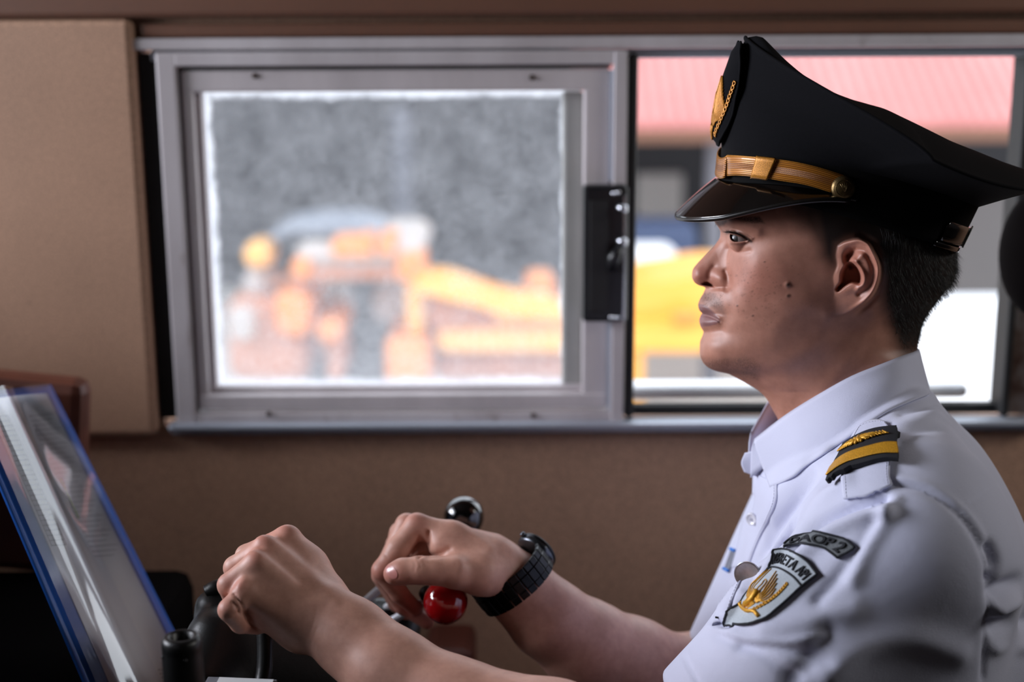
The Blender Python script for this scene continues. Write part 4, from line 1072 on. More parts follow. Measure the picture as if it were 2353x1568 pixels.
dt_ = np.maximum(dt_, (z - ztop) * 0.9)
fl.put(sl, dt_, 0.0)
del uu, hh, rr, dt_
# shoulders
nb_n, nb_f = ps(2080, 1000, 48), mirror(ps(2080, 1000, 48))
sh_n = ps(2105, 1212, 172)
fl.cap(nb_n, 0.030, ps(2110, 1165, 140), 0.058, 0.05)
fl.cap(ps(2030, 1090, 70), 0.045, ps(2060, 1190, 135), 0.055, 0.05)
fl.cap(nb_f, 0.030, mirror(ps(2110, 1165, 140)), 0.056, 0.05)
# near sleeve
a0, a1, a2 = ps(2080, 1262, 178), ps(1850, 1480, 190), ps(1610, 1700, 196)
fl.cap(a0, 0.066, a1, 0.066, 0.035)
fl.cap(a1, 0.066, a2, 0.058, 0.02)
fl.cap(ps(2130, 1330, 160), 0.070, ps(2060, 1560, 165), 0.075, 0.04)
# far sleeve
b0, b1 = mirror(ps(2115, 1280, 160)), P(1700, 1518, 1.375)
fl.cap(b0, 0.060, b1, 0.054, 0.03)
# end the sleeves and open the neck
def halfspace(F, p, n_, k, reach):
    p = np.asarray(p); n_ = np.asarray(n_, float) / np.linalg.norm(n_)
    sl, (x, y, z) = F.box(p - reach, p + reach)
    d = -((x - p[0]) * n_[0] + (y - p[1]) * n_[1] + (z - p[2]) * n_[2])
    F.put(sl, d, k, True)
halfspace(fl, b1 + (b1 - b0) / np.linalg.norm(b1 - b0) * 0.012, b1 - b0, 0.004, 0.10)
hem_n = a2 + (a1 - a2) * 0.10
halfspace(fl, a2 + (a1 - a2) / np.linalg.norm(a1 - a2) * 0.004, (a2 - a1) + np.array([0.0, 0, 0.02]), 0.004, 0.15)
SV, SF_ = fl.mesh(); SV = smooth_mesh(SV, SF_, 3, 0.5)
keepf = None
# ---- drape: folds drawn as curves on the cloth as seen from the near side, pushed in and out along the surface
SNm = vnormals(SV, SF_)
pu, pv = proj(SV); near = ((SV - SC_) @ SN) > -0.02
# sign: normals outward?
if np.mean(((SV - SV.mean(0)) * SNm).sum(1)) < 0: SNm = -SNm; SF_ = SF_[:, ::-1]
facing = sstep(0.05, 0.5, -(SNm * (SV - CAM) / np.linalg.norm(SV - CAM, axis=1)[:, None]).sum(1)) * near
def fold(pts, w_, amp, n=40):
    c_ = spline(pts, n); d = pdist(pu, pv, c_)
    t = amp * mm_ * np.exp(-0.5 * (d / w_) ** 2); return t * facing
DS = np.zeros(len(SV))
for pts, w_, amp in [
    # gathers running from the shoulder strap down to the chest
    ([(2030, 1150), (1960, 1165), (1880, 1205), (1815, 1262), (1745, 1330), (1690, 1400)], 9, -7.5),
    ([(2035, 1172), (1965, 1195), (1890, 1235), (1835, 1285)], 13, 4.5),
    ([(1950, 1110), (1885, 1150), (1820, 1220), (1765, 1300), (1720, 1370)], 12, 4.0),
    ([(1925, 1080), (1860, 1120), (1800, 1190), (1752, 1270), (1712, 1350)], 9, -4.0),
    ([(1900, 1040), (1840, 1085), (1790, 1140), (1765, 1190)], 12, 3.0),
    ([(1872, 1090), (1830, 1140), (1790, 1210), (1758, 1265)], 7, -2.5),
    ([(1700, 1385), (1668, 1432), (1636, 1424)], 8, -7.0),
    ([(1762, 1150), (1768, 1200), (1756, 1260), (1730, 1300), (1690, 1345), (1672, 1400)], 4, -2.2),
    # sleeve head seam and the armhole ease
    ([(2056, 1113), (2100, 1120), (2134, 1134), (2203, 1184), (2248, 1250), (2270, 1320), (2272, 1390), (2262, 1485), (2258, 1560)], 4.5, -2.4),
    ([(2062, 1100), (2110, 1108), (2150, 1124), (2216, 1174), (2262, 1240), (2284, 1310)], 5, 1.5),
    ([(2272, 1255), (2285, 1290), (2278, 1330)], 9, -6),
    # back: yoke seam and creases
    ([(2205, 1172), (2250, 1140), (2300, 1100)], 2.6, -1.4),
    ([(2060, 985), (2120, 965), (2180, 958), (2235, 985)], 12, 3.2),
    ([(2065, 1010), (2130, 985), (2200, 985)], 9, -3.0),
    ([(2070, 950), (2130, 935), (2165, 925)], 7, -2.0),
    ([(2290, 1400), (2330, 1385), (2380, 1380)], 12, 6), ([(2290, 1360), (2340, 1340), (2400, 1330)], 14, -7), ([(2290, 1440), (2350, 1430), (2400, 1425)], 15, -7),
    ([(2290, 1492), (2340, 1488), (2400, 1485)], 12, 3),
    # broad folds over the sleeve
    ([(1905, 1550), (1990, 1490), (2100, 1470), (2200, 1500)], 26, 3.5), ([(1760, 1440), (1850, 1430), (1960, 1400)], 24, 2.4),
    ([(1700, 1486), (1790, 1490), (1900, 1520)], 10, -2.4), ([(2040, 1185), (1990, 1260), (1960, 1330)], 16, 3.0), ([(2010, 1200), (1955, 1290), (1880, 1380)], 12, -2.5),
    ([(2062, 1150), (2035, 1190)], 9, 2.0), ([(1820, 1565), (1880, 1500), (1905, 1450)], 20, -2.5),
    ([(1880, 1130), (1850, 1165), (1800, 1240), (1775, 1290)], 6, 1.8),
    ([(1640, 1440), (1720, 1470), (1800, 1478), (1890, 1460)], 8, 1.8), ([(1650, 1460), (1740, 1500), (1830, 1560)], 9, -1.8), ([(1960, 975), (1900, 1020), (1860, 1060)], 7, -2.0),
    # hem of the sleeve: stitched turn-up
    ([(1558, 1492), (1578, 1522), (1606, 1570)], 3.0, -1.4), ([(1510, 1520), (1590, 1470), (1632, 1430)], 9, 2.0)]:
    DS += fold(pts, w_ * (0.9 if w_ > 6 else 1.0), amp * (1.35 if w_ > 6 else 1.0))
SV = SV + SNm * DS[:, None]
def cloth_mat(name, col):
    t = NT(name); co = t.coord('Object'); n = t.noise(1300, 2, 0.5, co); n2 = t.noise(7, 4, 0.6, co)
    lo = tuple(x * 0.95 for x in col[:3]) + (1,)
    t.link(t.ramp(n2, [(0.35, lo), (0.7, col)]), t.b.inputs['Base Color']); t.b.inputs['Roughness'].default_value = 0.75
    t.b.inputs['Sheen Weight'].default_value = 0.15; t.b.inputs['Specular IOR Level'].default_value = 0.3
    wv = t.noise(60, 4, 0.6, co); mx = t.node('ShaderNodeMath', operation='MULTIPLY_ADD'); t.link(wv, mx.inputs[0]); mx.inputs[1].default_value = 1.6; t.link(n, mx.inputs[2])
    t.bump(mx.outputs[0], 0.25, 0.0009); return t.m
M_SHIRT = cloth_mat('white_uniform_cotton', S(206, 208, 229))
mesh_np('shirt', SV, SF_, M_SHIRT, driver)
# ================================================================ arms and hands (skin)
def q3(a): return P(a[0], a[1], a[2])
def build_arm(joints, res, extra=None, sm=2):
    pts = [q3(j) for ch in joints for j in ch['p']]
    F = Field(pts, res, 0.055)
    for ch in joints:
        for a, b in zip(ch['p'][:-1], ch['p'][1:]):
            F.cap(q3(a), a[3] * mm_, q3(b), b[3] * mm_, ch.get('k', 6) * mm_, flat=ch.get('flat'))
    if extra: extra(F)
    V_, F_ = F.mesh(); V_ = smooth_mesh(V_, F_, sm, 0.5)
    N_ = vnormals(V_, F_); return V_, F_, N_
VD = lambda px, py: (lambda r: r / np.linalg.norm(r))(ray(px, py))
# ---- near (left) arm: fist with its back to the camera
AD1 = -float(((a1 - CAM) @ R3)[2]); AD2 = -float(((a2 - CAM) @ R3)[2])
NA = [
 dict(k=12, p=[tuple(proj(a1)) + (AD1, 40), tuple(proj(a2)) + (AD2, 44), (1480, 1775, 1.035, 44), (1270, 1702, 1.062, 43), (1045, 1634, 1.09, 38.0), (896, 1544, 1.11, 33.0), (808, 1467, 1.125, 28.0)]),
 dict(k=14, flat=(VD(760, 1420), 0.82), p=[(808, 1467, 1.125, 28.5), (742, 1417, 1.13, 27)]),
 dict(k=10, p=[(757, 1392, 1.145, 17), (735, 1372, 1.15, 13), (690, 1300, 1.160, 11), (660, 1237, 1.165, 10.2)]),
 dict(k=9, p=[(744, 1405, 1.135, 15), (610, 1262, 1.142, 10.6)]),
 dict(k=9, p=[(730, 1425, 1.128, 15), (590, 1296, 1.122, 10.4)]),
 dict(k=9, p=[(712, 1440, 1.128, 15), (566, 1362, 1.112, 10.0)]),
 dict(k=14, p=[(735, 1362, 1.160, 19), (704, 1305, 1.168, 15), (672, 1258, 1.172, 9)]),
 dict(k=14, p=[(640, 1272, 1.158, 10.5), (735, 1390, 1.150, 17)]), dict(k=14, p=[(612, 1300, 1.137, 10.5), (725, 1412, 1.140, 16)]), dict(k=14, p=[(588, 1345, 1.124, 10.5), (712, 1430, 1.133, 16)]),
 dict(k=12, p=[(600, 1398, 1.132, 15.5), (690, 1440, 1.135, 17), (745, 1432, 1.138, 20)]),
 dict(k=12, p=[(620, 1330, 1.150, 17), (690, 1390, 1.150, 20)]),
 dict(k=3.2, p=[(566, 1362, 1.112, 9.8), (527, 1402, 1.104, 8.8)]), dict(k=2.2, p=[(527, 1402, 1.104, 8.8), (553, 1432, 1.114, 8.2), (592, 1438, 1.130, 7.4)]),
 dict(k=3.2, p=[(590, 1296, 1.122, 10), (527, 1345, 1.122, 9.4)]), dict(k=2.2, p=[(527, 1345, 1.122, 9.4), (545, 1395, 1.145, 8.4), (590, 1412, 1.160, 7.6)]),
 dict(k=3.2, p=[(610, 1262, 1.142, 10.4), (541, 1305, 1.148, 9.5)]), dict(k=2.2, p=[(541, 1305, 1.148, 9.5), (546, 1352, 1.170, 8.5), (588, 1380, 1.182, 7.6)]),
 dict(k=3.2, p=[(660, 1237, 1.165, 10.2), (567, 1278, 1.176, 9.5)]), dict(k=2.2, p=[(567, 1278, 1.176, 9.5), (562, 1330, 1.200, 8.5), (602, 1360, 1.206, 7.6)])]
nV, nF, nN = build_arm(NA, 0.0015)
def surf_folds(V_, N_, lines):
    a, b = proj(V_); f = sstep(0.0, 0.4, -(N_ * (V_ - CAM) / np.linalg.norm(V_ - CAM, axis=1)[:, None]).sum(1)); D_ = np.zeros(len(V_))
    for pts, w_, amp in lines: D_ += amp * mm_ * np.exp(-0.5 * (pdist(a, b, spline(pts, 24)) / w_) ** 2) * f
    return V_ + N_ * D_[:, None]
nV = surf_folds(nV, nN, [
 ([(603, 1240), (650, 1262), (700, 1300), (735, 1340), (770, 1380)], 10, 1.0), ([(584, 1275), (630, 1310), (680, 1350)], 10, 0.35), ([(655, 1212), (690, 1250), (720, 1300)], 9, 0.5),
 ([(600, 1262), (640, 1290), (690, 1335)], 7, -0.9), ([(560, 1330), (549, 1350)], 6, 1.2),
 ([(536, 1385), (546, 1398), (552, 1412)], 2.6, -1.8), ([(520, 1418), (540, 1412), (552, 1408)], 2.0, -0.9), ([(612, 1205), (590, 1240)], 6, 0.3),
 ([(538, 1366), (556, 1392), (566, 1422), (596, 1450)], 2.4, -1.5), ([(700, 1480), (718, 1440), (728, 1395)], 2.5, -0.3), ([(712, 1485), (730, 1440)], 2.5, -0.25)])
# ---- far (right) arm: hand resting over the red knob, thumb towards the camera
FA = [
 dict(k=12, p=[(1740, 1500, 1.385, 40), (1570, 1572, 1.385, 44), (1450, 1528, 1.345, 43), (1345, 1484, 1.32, 41), (1258, 1420, 1.302, 35), (1198, 1360, 1.295, 29.5)]),
 dict(k=14, p=[(1198, 1360, 1.295, 29.5), (1150, 1304, 1.29, 25)]),
 dict(k=9, p=[(1128, 1278, 1.285, 18), (1040, 1236, 1.285, 13.5), (958, 1208, 1.286, 10.6)]),
 dict(k=9, p=[(1128, 1270, 1.305, 18), (935, 1207, 1.308, 10.4)]),
 dict(k=9, p=[(1124, 1282, 1.325, 18), (920, 1226, 1.330, 10.2)]),
 dict(k=9, p=[(1120, 1300, 1.335, 17), (910, 1252, 1.350, 9.6)]),
 dict(k=12, p=[(1000, 1262, 1.310, 15), (1110, 1310, 1.305, 22)]), dict(k=6, p=[(958, 1258, 1.302, 11), (1010, 1285, 1.296, 14), (1060, 1300, 1.29, 16)]),
 dict(k=9, p=[(1018, 1254, 1.278, 13), (1105, 1298, 1.272, 18)]),
 dict(k=9, p=[(1135, 1322, 1.275, 19), (1104, 1322, 1.264, 17), (1046, 1315, 1.252, 14.5)]),
 dict(k=5, p=[(1046, 1315, 1.252, 14), (1000, 1312, 1.247, 12), (964, 1311, 1.245, 12)]), dict(k=4, p=[(964, 1311, 1.245, 11.8), (925, 1314, 1.245, 11.2), (907, 1319, 1.246, 10.0)]),
 dict(k=4.0, p=[(958, 1208, 1.286, 10.8), (915, 1262, 1.280, 10.6), (879, 1312, 1.276, 9.8)]), dict(k=2.5, p=[(879, 1312, 1.276, 9.8), (917, 1364, 1.286, 8.4), (955, 1400, 1.296, 7.2)]),
 dict(k=3.0, p=[(935, 1207, 1.308, 10.4), (878, 1322, 1.300, 9.6)]), dict(k=2.2, p=[(878, 1322, 1.300, 9.6), (925, 1392, 1.312, 8.2), (981, 1430, 1.316, 7.0)]),
 dict(k=3.0, p=[(920, 1226, 1.330, 10), (884, 1334, 1.328, 9.2)]), dict(k=2.2, p=[(884, 1334, 1.328, 9.2), (912, 1388, 1.338, 7.8), (934, 1410, 1.342, 6.8)]),
 dict(k=3.0, p=[(910, 1252, 1.350, 9.4), (898, 1330, 1.352, 8.2)]), dict(k=2.2, p=[(898, 1330, 1.352, 8.2), (908, 1372, 1.356, 7.2), (925, 1388, 1.358, 6.4)])]
fV, fF, fN = build_arm(FA, 0.0015)
fV = surf_folds(fV, fN, [
 ([(984, 1222), (983, 1245), (978, 1268), (962, 1279)], 3.2, -2.6), ([(962, 1236), (958, 1262), (948, 1276)], 2.4, -1.0), ([(985, 1278), (1010, 1275), (1032, 1262)], 5, -1.4),
 ([(1030, 1295), (1050, 1290), (1060, 1300)], 8, 1.0), ([(948, 1284), (954, 1298), (952, 1312)], 1.6, -0.5), ([(960, 1286), (966, 1300), (962, 1314)], 1.6, -0.5), ([(972, 1288), (976, 1300)], 1.6, -0.4),
 ([(1040, 1200), (1090, 1232), (1130, 1262)], 7, 0.8), ([(882, 1270), (890, 1282)], 2, -0.4), ([(905, 1338), (940, 1345), (985, 1346)], 2.5, -0.6)])
# ---- colours: knuckles and fingertips redder
def arm_col(V_, blobs):
    a, b = proj(V_); Cc = np.broadcast_to(np.array(S(208, 160, 142)[:3]), (len(V_), 3)).copy(); red = np.array(S(186, 104, 90)[:3])
    for x_, y_, r_, s_ in blobs:
        m = s_ * np.exp(-0.5 * (((a - x_) ** 2 + (b - y_) ** 2) / r_ ** 2)); Cc = Cc * (1 - m[:, None]) + red * m[:, None]
    return Cc
nC = arm_col(nV, [(655, 1212, 20, .35), (605, 1240, 18, .4), (582, 1280, 16, .4), (548, 1345, 14, .4), (515, 1395, 22, .3), (580, 1440, 26, .4), (520, 1330, 20, .25)])
fC = arm_col(fV, [(900, 1318, 18, .5), (955, 1400, 24, .75), (985, 1432, 20, .8), (935, 1405, 18, .7), (925, 1380, 30, .4), (955, 1190, 18, .35), (862, 1310, 20, .4)])
# hidden trunk under the shirt joins head and arms into one figure
tV, tF = [], []
Ft = Field([ps(1700, 950, 150), ps(2300, 950, -150), ps(2000, 1800, 150), ps(2000, 1800, -150)], 0.006, 0.05)
Ft.cap(ps(1960, 960, 0), 0.045, ps(2050, 1150, 0), 0.05, 0.02); Ft.cap(ps(2070, 1170, 50), 0.045, mirror(ps(2070, 1170, 50)), 0.045, 0.03)
Ft.cap(ps(2080, 1230, 30), 0.07, ps(2040, 1700, 30), 0.07, 0.03); Ft.cap(mirror(ps(2080, 1230, 30)), 0.07, mirror(ps(2040, 1700, 30)), 0.07, 0.03)
Ft.cap(ps(2090, 1200, 70), 0.04, a0, 0.040, 0.02); Ft.cap(a0, 0.045, a1, 0.045, 0.03); Ft.cap(mirror(ps(2090, 1200, 70)), 0.04, b0, 0.04, 0.02); Ft.cap(b0, 0.045, P(1740, 1500, 1.385), 0.040, 0.02)
tV, tF = Ft.mesh(); tC = np.broadcast_to(np.array(S(205, 150, 126)[:3]), (len(tV), 3))
offs = np.cumsum([0, len(HEAD_V), len(nV), len(fV)])
mesh_np('body', np.concatenate([HEAD_V, nV, fV, tV]), np.concatenate([HEAD_F, nF + offs[1], fF + offs[2], tF + offs[3]]), M_SKIN, driver, col=np.concatenate([HEAD_C, nC, fC, tC]))
BODY_DONE = True
# ---- nails
from mathutils.bvhtree import BVHTree
def bvh(V_, F_): return BVHTree.FromPolygons([tuple(v) for v in V_], [tuple(int(i) for i in f) for f in F_])
T_FAR = bvh(fV, fF); T_NEAR = bvh(nV, nF); T_SHIRT = bvh(SV, SF_)
def cast(T, px, py, off=0.0):
    r = ray(px, py); r = r / np.linalg.norm(r); o = CAM; h = T.ray_cast(Vector(o), Vector(r))
    if h[0] is None: return None, None
    n_ = np.array(h[1]); n_ = -n_ if n_ @ r > 0 else n_
    return np.array(h[0]) + n_ * off, n_
M_NAIL = plain('nail', S(206, 140, 132), 0.3, 0, 0.04, 200, coat=0.3)
def nail(T, c, ax, ay, name='nail'):
    rows_ = []; na = 11
    for i in range(na):
        for j in range(na):
            a = -1 + 2 * i / (na - 1); b = -1 + 2 * j / (na - 1)
            a2_, b2_ = a * math.sqrt(1 - b * b / 2), b * math.sqrt(1 - a * a / 2)
            p, n_ = cast(T, c[0] + a2_ * ax[0] + b2_ * ay[0], c[1] + a2_ * ax[1] + b2_ * ay[1], 0.0004)
            if p is None: return
            rows_.append(p)
    return mesh_np(name, np.array(rows_), grid_faces(na, na), M_NAIL, driver)
nail(T_FAR, (900, 1315), (13, 3), (3, 15))
# ================================================================ things sewn or worn on the shirt
def coons(top, bot, left, right, nu, nv):
    """pixel-space patch: curves given as point lists; returns (nv, nu, 2)"""
    T = spline(top, nu); B = spline(bot, nu); L = spline(left, nv); R = spline(right, nv)
    u = np.linspace(0, 1, nu)[None, :, None]; v = np.linspace(0, 1, nv)[:, None, None]
    return (1 - v) * T[None] + v * B[None] + (1 - u) * L[:, None] + u * R[:, None] - ((1 - u) * (1 - v) * T[0] + u * (1 - v) * T[-1] + (1 - u) * v * B[0] + u * v * B[-1])
def drape(T, g, off, smooth_n=2, fallback=True):
    nv, nu = g.shape[:2]; Pp = np.zeros((nv, nu, 3)); Nn = np.zeros((nv, nu, 3)); ok = np.zeros((nv, nu), bool)
    for i in range(nv):
        for j in range(nu):
            p, n_ = cast(T, g[i, j, 0], g[i, j, 1])
            if p is not None: Pp[i, j] = p; Nn[i, j] = n_; ok[i, j] = True
    OKM = ok.copy()
    if not ok.all():
        for i, j in np.argwhere(~ok):
            k = np.argwhere(ok); q_ = k[np.argmin(((k - [i, j]) ** 2).sum(1))]; d0 = -((Pp[tuple(q_)] - CAM) @ R3)[2]
            Pp[i, j] = P(g[i, j, 0], g[i, j, 1], d0); Nn[i, j] = Nn[tuple(q_)]
    for _ in range(smooth_n * 2):
        Nn[1:-1, 1:-1] = (Nn[:-2, 1:-1] + Nn[2:, 1:-1] + Nn[1:-1, :-2] + Nn[1:-1, 2:] + Nn[1:-1, 1:-1]) / 5
    Dm = -((Pp - CAM) @ R3)[..., 2]
    for _ in range(smooth_n):
        Q_ = np.pad(Dm, 1, mode='reflect', reflect_type='odd'); Dm = np.minimum((Q_[:-2, 1:-1] + Q_[2:, 1:-1] + Q_[1:-1, :-2] + Q_[1:-1, 2:] + Q_[1:-1, 1:-1]) / 5, Dm + 0.0004)
    Pp = CAM + ray(g[..., 0], g[..., 1]) * Dm[..., None]
    Nn /= np.linalg.norm(Nn, axis=2)[:, :, None]
    global LAST_OK
    LAST_OK = OKM
    return Pp + Nn * off, Nn
class Patch:
    def __init__(s, T, g, off, sm=2): s.g = g; s.P, s.N = drape(T, g, off, sm); s.nv, s.nu = g.shape[:2]; s.ok = LAST_OK
    def at(s, u, v, lift=0.0):
        u = np.clip(np.asarray(u, float), 0, 1) * (s.nu - 1); v = np.clip(np.asarray(v, float), 0, 1) * (s.nv - 1)
        i = np.minimum(v.astype(int), s.nv - 2); j = np.minimum(u.astype(int), s.nu - 2); a = (u - j)[..., None]; b = (v - i)[..., None]
        f = lambda Q: (1 - a) * (1 - b) * Q[i, j] + a * (1 - b) * Q[i, j + 1] + (1 - a) * b * Q[i + 1, j] + a * b * Q[i + 1, j + 1]
        return f(s.P) + f(s.N) * lift
    def mesh(s, name, m, par, thick=0.0012, sub=None):
        F_ = grid_faces(s.nv, s.nu); pp = s.P.reshape(-1, 3); okf = s.ok.reshape(-1)[F_].all(1) & (np.linalg.norm(pp[F_[:, 0]] - pp[F_[:, 2]], axis=1) < 0.016)
        R_ = okf.reshape(s.nv - 1, s.nu - 1)[:, ::-1]; okf = (np.cumprod(R_, 1)[:, ::-1] > 0).reshape(-1)
        o = mesh_np(name, pp, F_[okf], m, par)
        q_ = o.modifiers.new('t', 'SOLIDIFY'); q_.thickness = thick; q_.offset = 0; return o
def text_2d(txt, bold=0.0):
    c = bpy.data.curves.new('t', 'FONT'); c.body = txt; c.resolution_u = 3; c.offset = bold; o = bpy.data.objects.new('t', c); COL.objects.link(o)
    bpy.context.view_layer.update(); me = o.to_mesh(); V_ = np.array([v.co[:] for v in me.vertices]); F_ = [list(p.vertices) for p in me.polygons]
    o.to_mesh_clear(); bpy.data.objects.remove(o); bpy.data.curves.remove(c)
    V_[:, 0] -= V_[:, 0].min(); V_[:, 0] /= V_[:, 0].max(); V_[:, 1] -= V_[:, 1].min(); V_[:, 1] /= V_[:, 1].max(); return V_[:, :2], F_
# collar
fold_l = [(2112, 808, 0), (2100, 814, 22), (2070, 824, 41), (2030, 840, 52), (1958.6, 868.6, 57), (1887, 908, 54), (1833.6, 940, 45), (1792, 968, 34), (1757, 995, 21), (1732, 1015, 12)]
edge_l = [(2138, 906, 0), (2122, 912, 34), (2085, 926, 62), (2036.6, 947, 78), (1963, 996, 88), (1889.7, 1045, 80), (1850, 1072, 70), (1826, 1094, 60), (1798, 1108, 49), (1770, 1121, 39)]
nC_, nR_ = 90, 16
fa = spline(fold_l, nC_); ea = spline(edge_l, nC_); Fp = ps(fa[:, 0], fa[:, 1], fa[:, 2]); Ep = ps(ea[:, 0], ea[:, 1], ea[:, 2])
Ip = ps(fa[:, 0] - 4, fa[:, 1] + 0, np.clip(fa[:, 2] - 3.0, 0, None)); Iq = Ip.copy(); Iq[:, 2] -= 0.034; 
sheet = []
for t in np.linspace(1, 0, 6)[:-1]: sheet.append(Ip * (1 - t) + Iq * t)
for i in range(nR_):
    t = i / (nR_ - 1); out = SN * (0.0045 * math.sin(math.pi * min(1, t * 1.3)))[None] if False else SN[None] * 0.0042 * math.sin(math.pi * t)
    sheet.append(Fp * (1 - t) + Ep * t + out * np.clip(fa[:, 2] / 40, 0, 1)[:, None] + np.array([0, 0, 0.0012 * math.exp(-((t - 0.0) / 0.1) ** 2)]))
sheet = np.array(sheet)                    # rows, nC, 3
full = np.concatenate([mirror(sheet[:, ::-1]), sheet[:, 1:]], 1)
# keep the leaf clear of the cloth below
hgt = np.zeros(0)
for i in range(5, len(sheet)):
    for j in range(nC_):
        pxy = proj(sheet[i, j]); hp_, _n = cast(T_SHIRT, float(pxy[0]), float(pxy[1]))
        if hp_ is None: continue
        want = float((hp_ - SC_) @ SN) + 0.0022 + 0.0012 * (i - 5) / 15.0; have = float((sheet[i, j] - SC_) @ SN)
        if have < want and fa[j, 2] > 3: sheet[i, j] = PS(float(pxy[0]), float(pxy[1]), want)
for _ in range(4): sheet[5:, 1:-1] = 0.25 * sheet[5:, :-2] + 0.5 * sheet[5:, 1:-1] + 0.25 * sheet[5:, 2:]
full = np.concatenate([mirror(sheet[:, ::-1]), sheet[:, 1:]], 1)
cl = mesh_np('collar', full.reshape(-1, 3), grid_faces(full.shape[0], full.shape[1]), M_SHIRT, driver)
q_ = cl.modifiers.new('t', 'SOLIDIFY'); q_.thickness = 0.0016; q_.offset = 0
# stitching along the collar edge
def stitches(name, pts, L, gap, r, m, par):
    pts = np.asarray(pts); s_ = np.r_[0, np.cumsum(np.linalg.norm(np.diff(pts, axis=0), axis=1))]; mb = MB(); a = 0.0
    while a + L < s_[-1]:
        p0 = np.array([np.interp(a, s_, pts[:, k]) for k in range(3)]); p1 = np.array([np.interp(a + L, s_, pts[:, k]) for k in range(3)]); mb.tube([p0, (p0 + p1) / 2, p1], r, 5); a += L + gap
    o = mb.build(name, m, par); o['kind'] = 'stuff'; return o
M_STITCH = plain('white_stitching', S(205, 205, 220), 0.7)
st_line = np.concatenate([full[-3, ::-1][:nC_ - 2] + SN * 0.0011, (full[6:-3, -3][::-1] + SN * 0.0011)])
stitches('collar_stitching', st_line, 0.0022, 0.0009, 0.00022, M_STITCH, driver)
# collar stand end
g = coons([(1716, 1042), (1742, 1030)], [(1712, 1082), (1760, 1100)], [(1716, 1042), (1705, 1062), (1712, 1082)], [(1742, 1030), (1750, 1065), (1760, 1100)], 12, 12)
d_ = PS(g[..., 0], g[..., 1], 0.002 + 0.007 * np.linspace(0, 1, 12)[None, :])
o = mesh_np('collar_stand', d_.reshape(-1, 3), grid_faces(12, 12), M_SHIRT, driver); q_ = o.modifiers.new('t', 'SOLIDIFY'); q_.thickness = 0.003
# placket
lf = [(1716, 1078), (1716, 1110), (1716, 1150), (1708, 1200), (1698, 1250), (1684, 1300), (1668, 1350), (1650, 1400), (1636, 1440)]
rt = [(1788, 1112), (1786, 1150), (1770, 1190), (1750, 1230), (1736, 1262), (1722, 1300), (1700, 1345), (1680, 1390), (1664, 1430)]
g = coons([lf[0], rt[0]], [lf[-1], rt[-1]], lf, rt, 14, 60)
plk = Patch(T_SHIRT, g, 0.0008, 5); plk.mesh('placket', M_SHIRT, driver, 0.0014)
for u_ in (0.93,): stitches('placket_stitching', plk.at(np.full(60, u_), np.linspace(0.02, 0.98, 60), 0.0011), 0.0022, 0.0009, 0.0002, M_STITCH, driver)
# button
def disc(T, px, py, r, m, par, name, prof, holes=None, off=0.001, nrm=None):
    p, n_ = cast(T, px, py, off); n_ = n_ if nrm is None else nrm; fr_ = frame_to(p, n_, (1, 0, 0)); v, f = lathe([(a * r, b * r) for a, b in prof], 32)
    o = mesh_np(name, xf(v, fr_), f, m, par)
    return o, fr_
M_BTN = plain('pearl_button', S(225, 224, 232), 0.25, 0, 0.04, 300, coat=0.4)
bo, bf_ = disc(T_SHIRT, 1739, 1193, 0.0058, M_BTN, driver, 'shirt_button', [(0.001, -0.1), (1.0, -0.1), (1.0, 0.22), (0.9, 0.36), (0.75, 0.30), (0.65, 0.2), (0.001, 0.2)], off=0.0045, nrm=SN * 0.75 + SF * 0.6)
mb = MB()
for a_ in (-1, 1): mb.tube([xf([(a_ * 0.0009, -0.0014, 0.0014)], bf_)[0], xf([(a_ * 0.0009, 0.0, 0.0019)], bf_)[0], xf([(a_ * 0.0009, 0.0014, 0.0014)], bf_)[0]], 0.0003, 6)
mb.build('button_thread', M_STITCH, bo)
pn = empty('pin_badge', tuple(cast(T_SHIRT, 1716, 1326)[0])); tag(pn, 'round dull silver pin badge half hidden by a fold beside the shirt placket', 'badge')
disc(T_SHIRT, 1722, 1326, 0.0108, plain('dull_silver', S(186, 174, 170), 0.35, 0.7, 0.12, 300, 0.2, 900), pn, 'disc', [(0.001, -0.1), (1.0, -0.1), (1.0, 0.08), (0.93, 0.13), (0.88, 0.06), (0.001, 0.1)], off=0.002, nrm=SN * 0.9 + SF * 0.45)
mb = MB(); p_, n_ = cast(T_SHIRT, 1722, 1326, 0.002); fr_ = frame_to(p_, SN * 0.9 + SF * 0.45, (1, 0, 0))
mb.tube([xf([(0.0108 * math.cos(a), 0.0108 * math.sin(a), 0.0012)], fr_)[0] for a in np.linspace(0, 2 * math.pi, 40)], 0.0004, 6); mb.build('rim', M_CHROME, pn)
# pen tip, far chest name strip
mb = MB(); p_, n_ = cast(T_SHIRT, 1655, 1418, 0.002); mb.tube([p_, p_ + np.array([-0.0022, 0, 0.0004])], 0.0009, 8)
tag(mb.build('pen_tip', M_BLK), 'tiny black pen end poking out by the chest fold above the cuff', 'pen')
nt = empty('name_strip', tuple(PS(1662, 1300, -0.045))); tag(nt, 'blue and grey name strip on the far chest of the shirt', 'name tag')
g = coons([(1672, 1262), (1652, 1300)], [(1690, 1268), (1672, 1316)], [(1672, 1262), (1690, 1268)], [(1652, 1300), (1672, 1316)], 12, 6)
def clampcast(T, g, off):
    return Patch(T, g, off, 1)
nm = clampcast(T_SHIRT, coons([(1684, 1262), (1666, 1312)], [(1694, 1266), (1677, 1318)], [(1684, 1262), (1694, 1266)], [(1666, 1312), (1677, 1318)], 14, 5), 0.0012)
nm.mesh('strip', plain('grey_plastic_tag', S(120, 122, 135), 0.4), nt, 0.0012)
mb = MB()
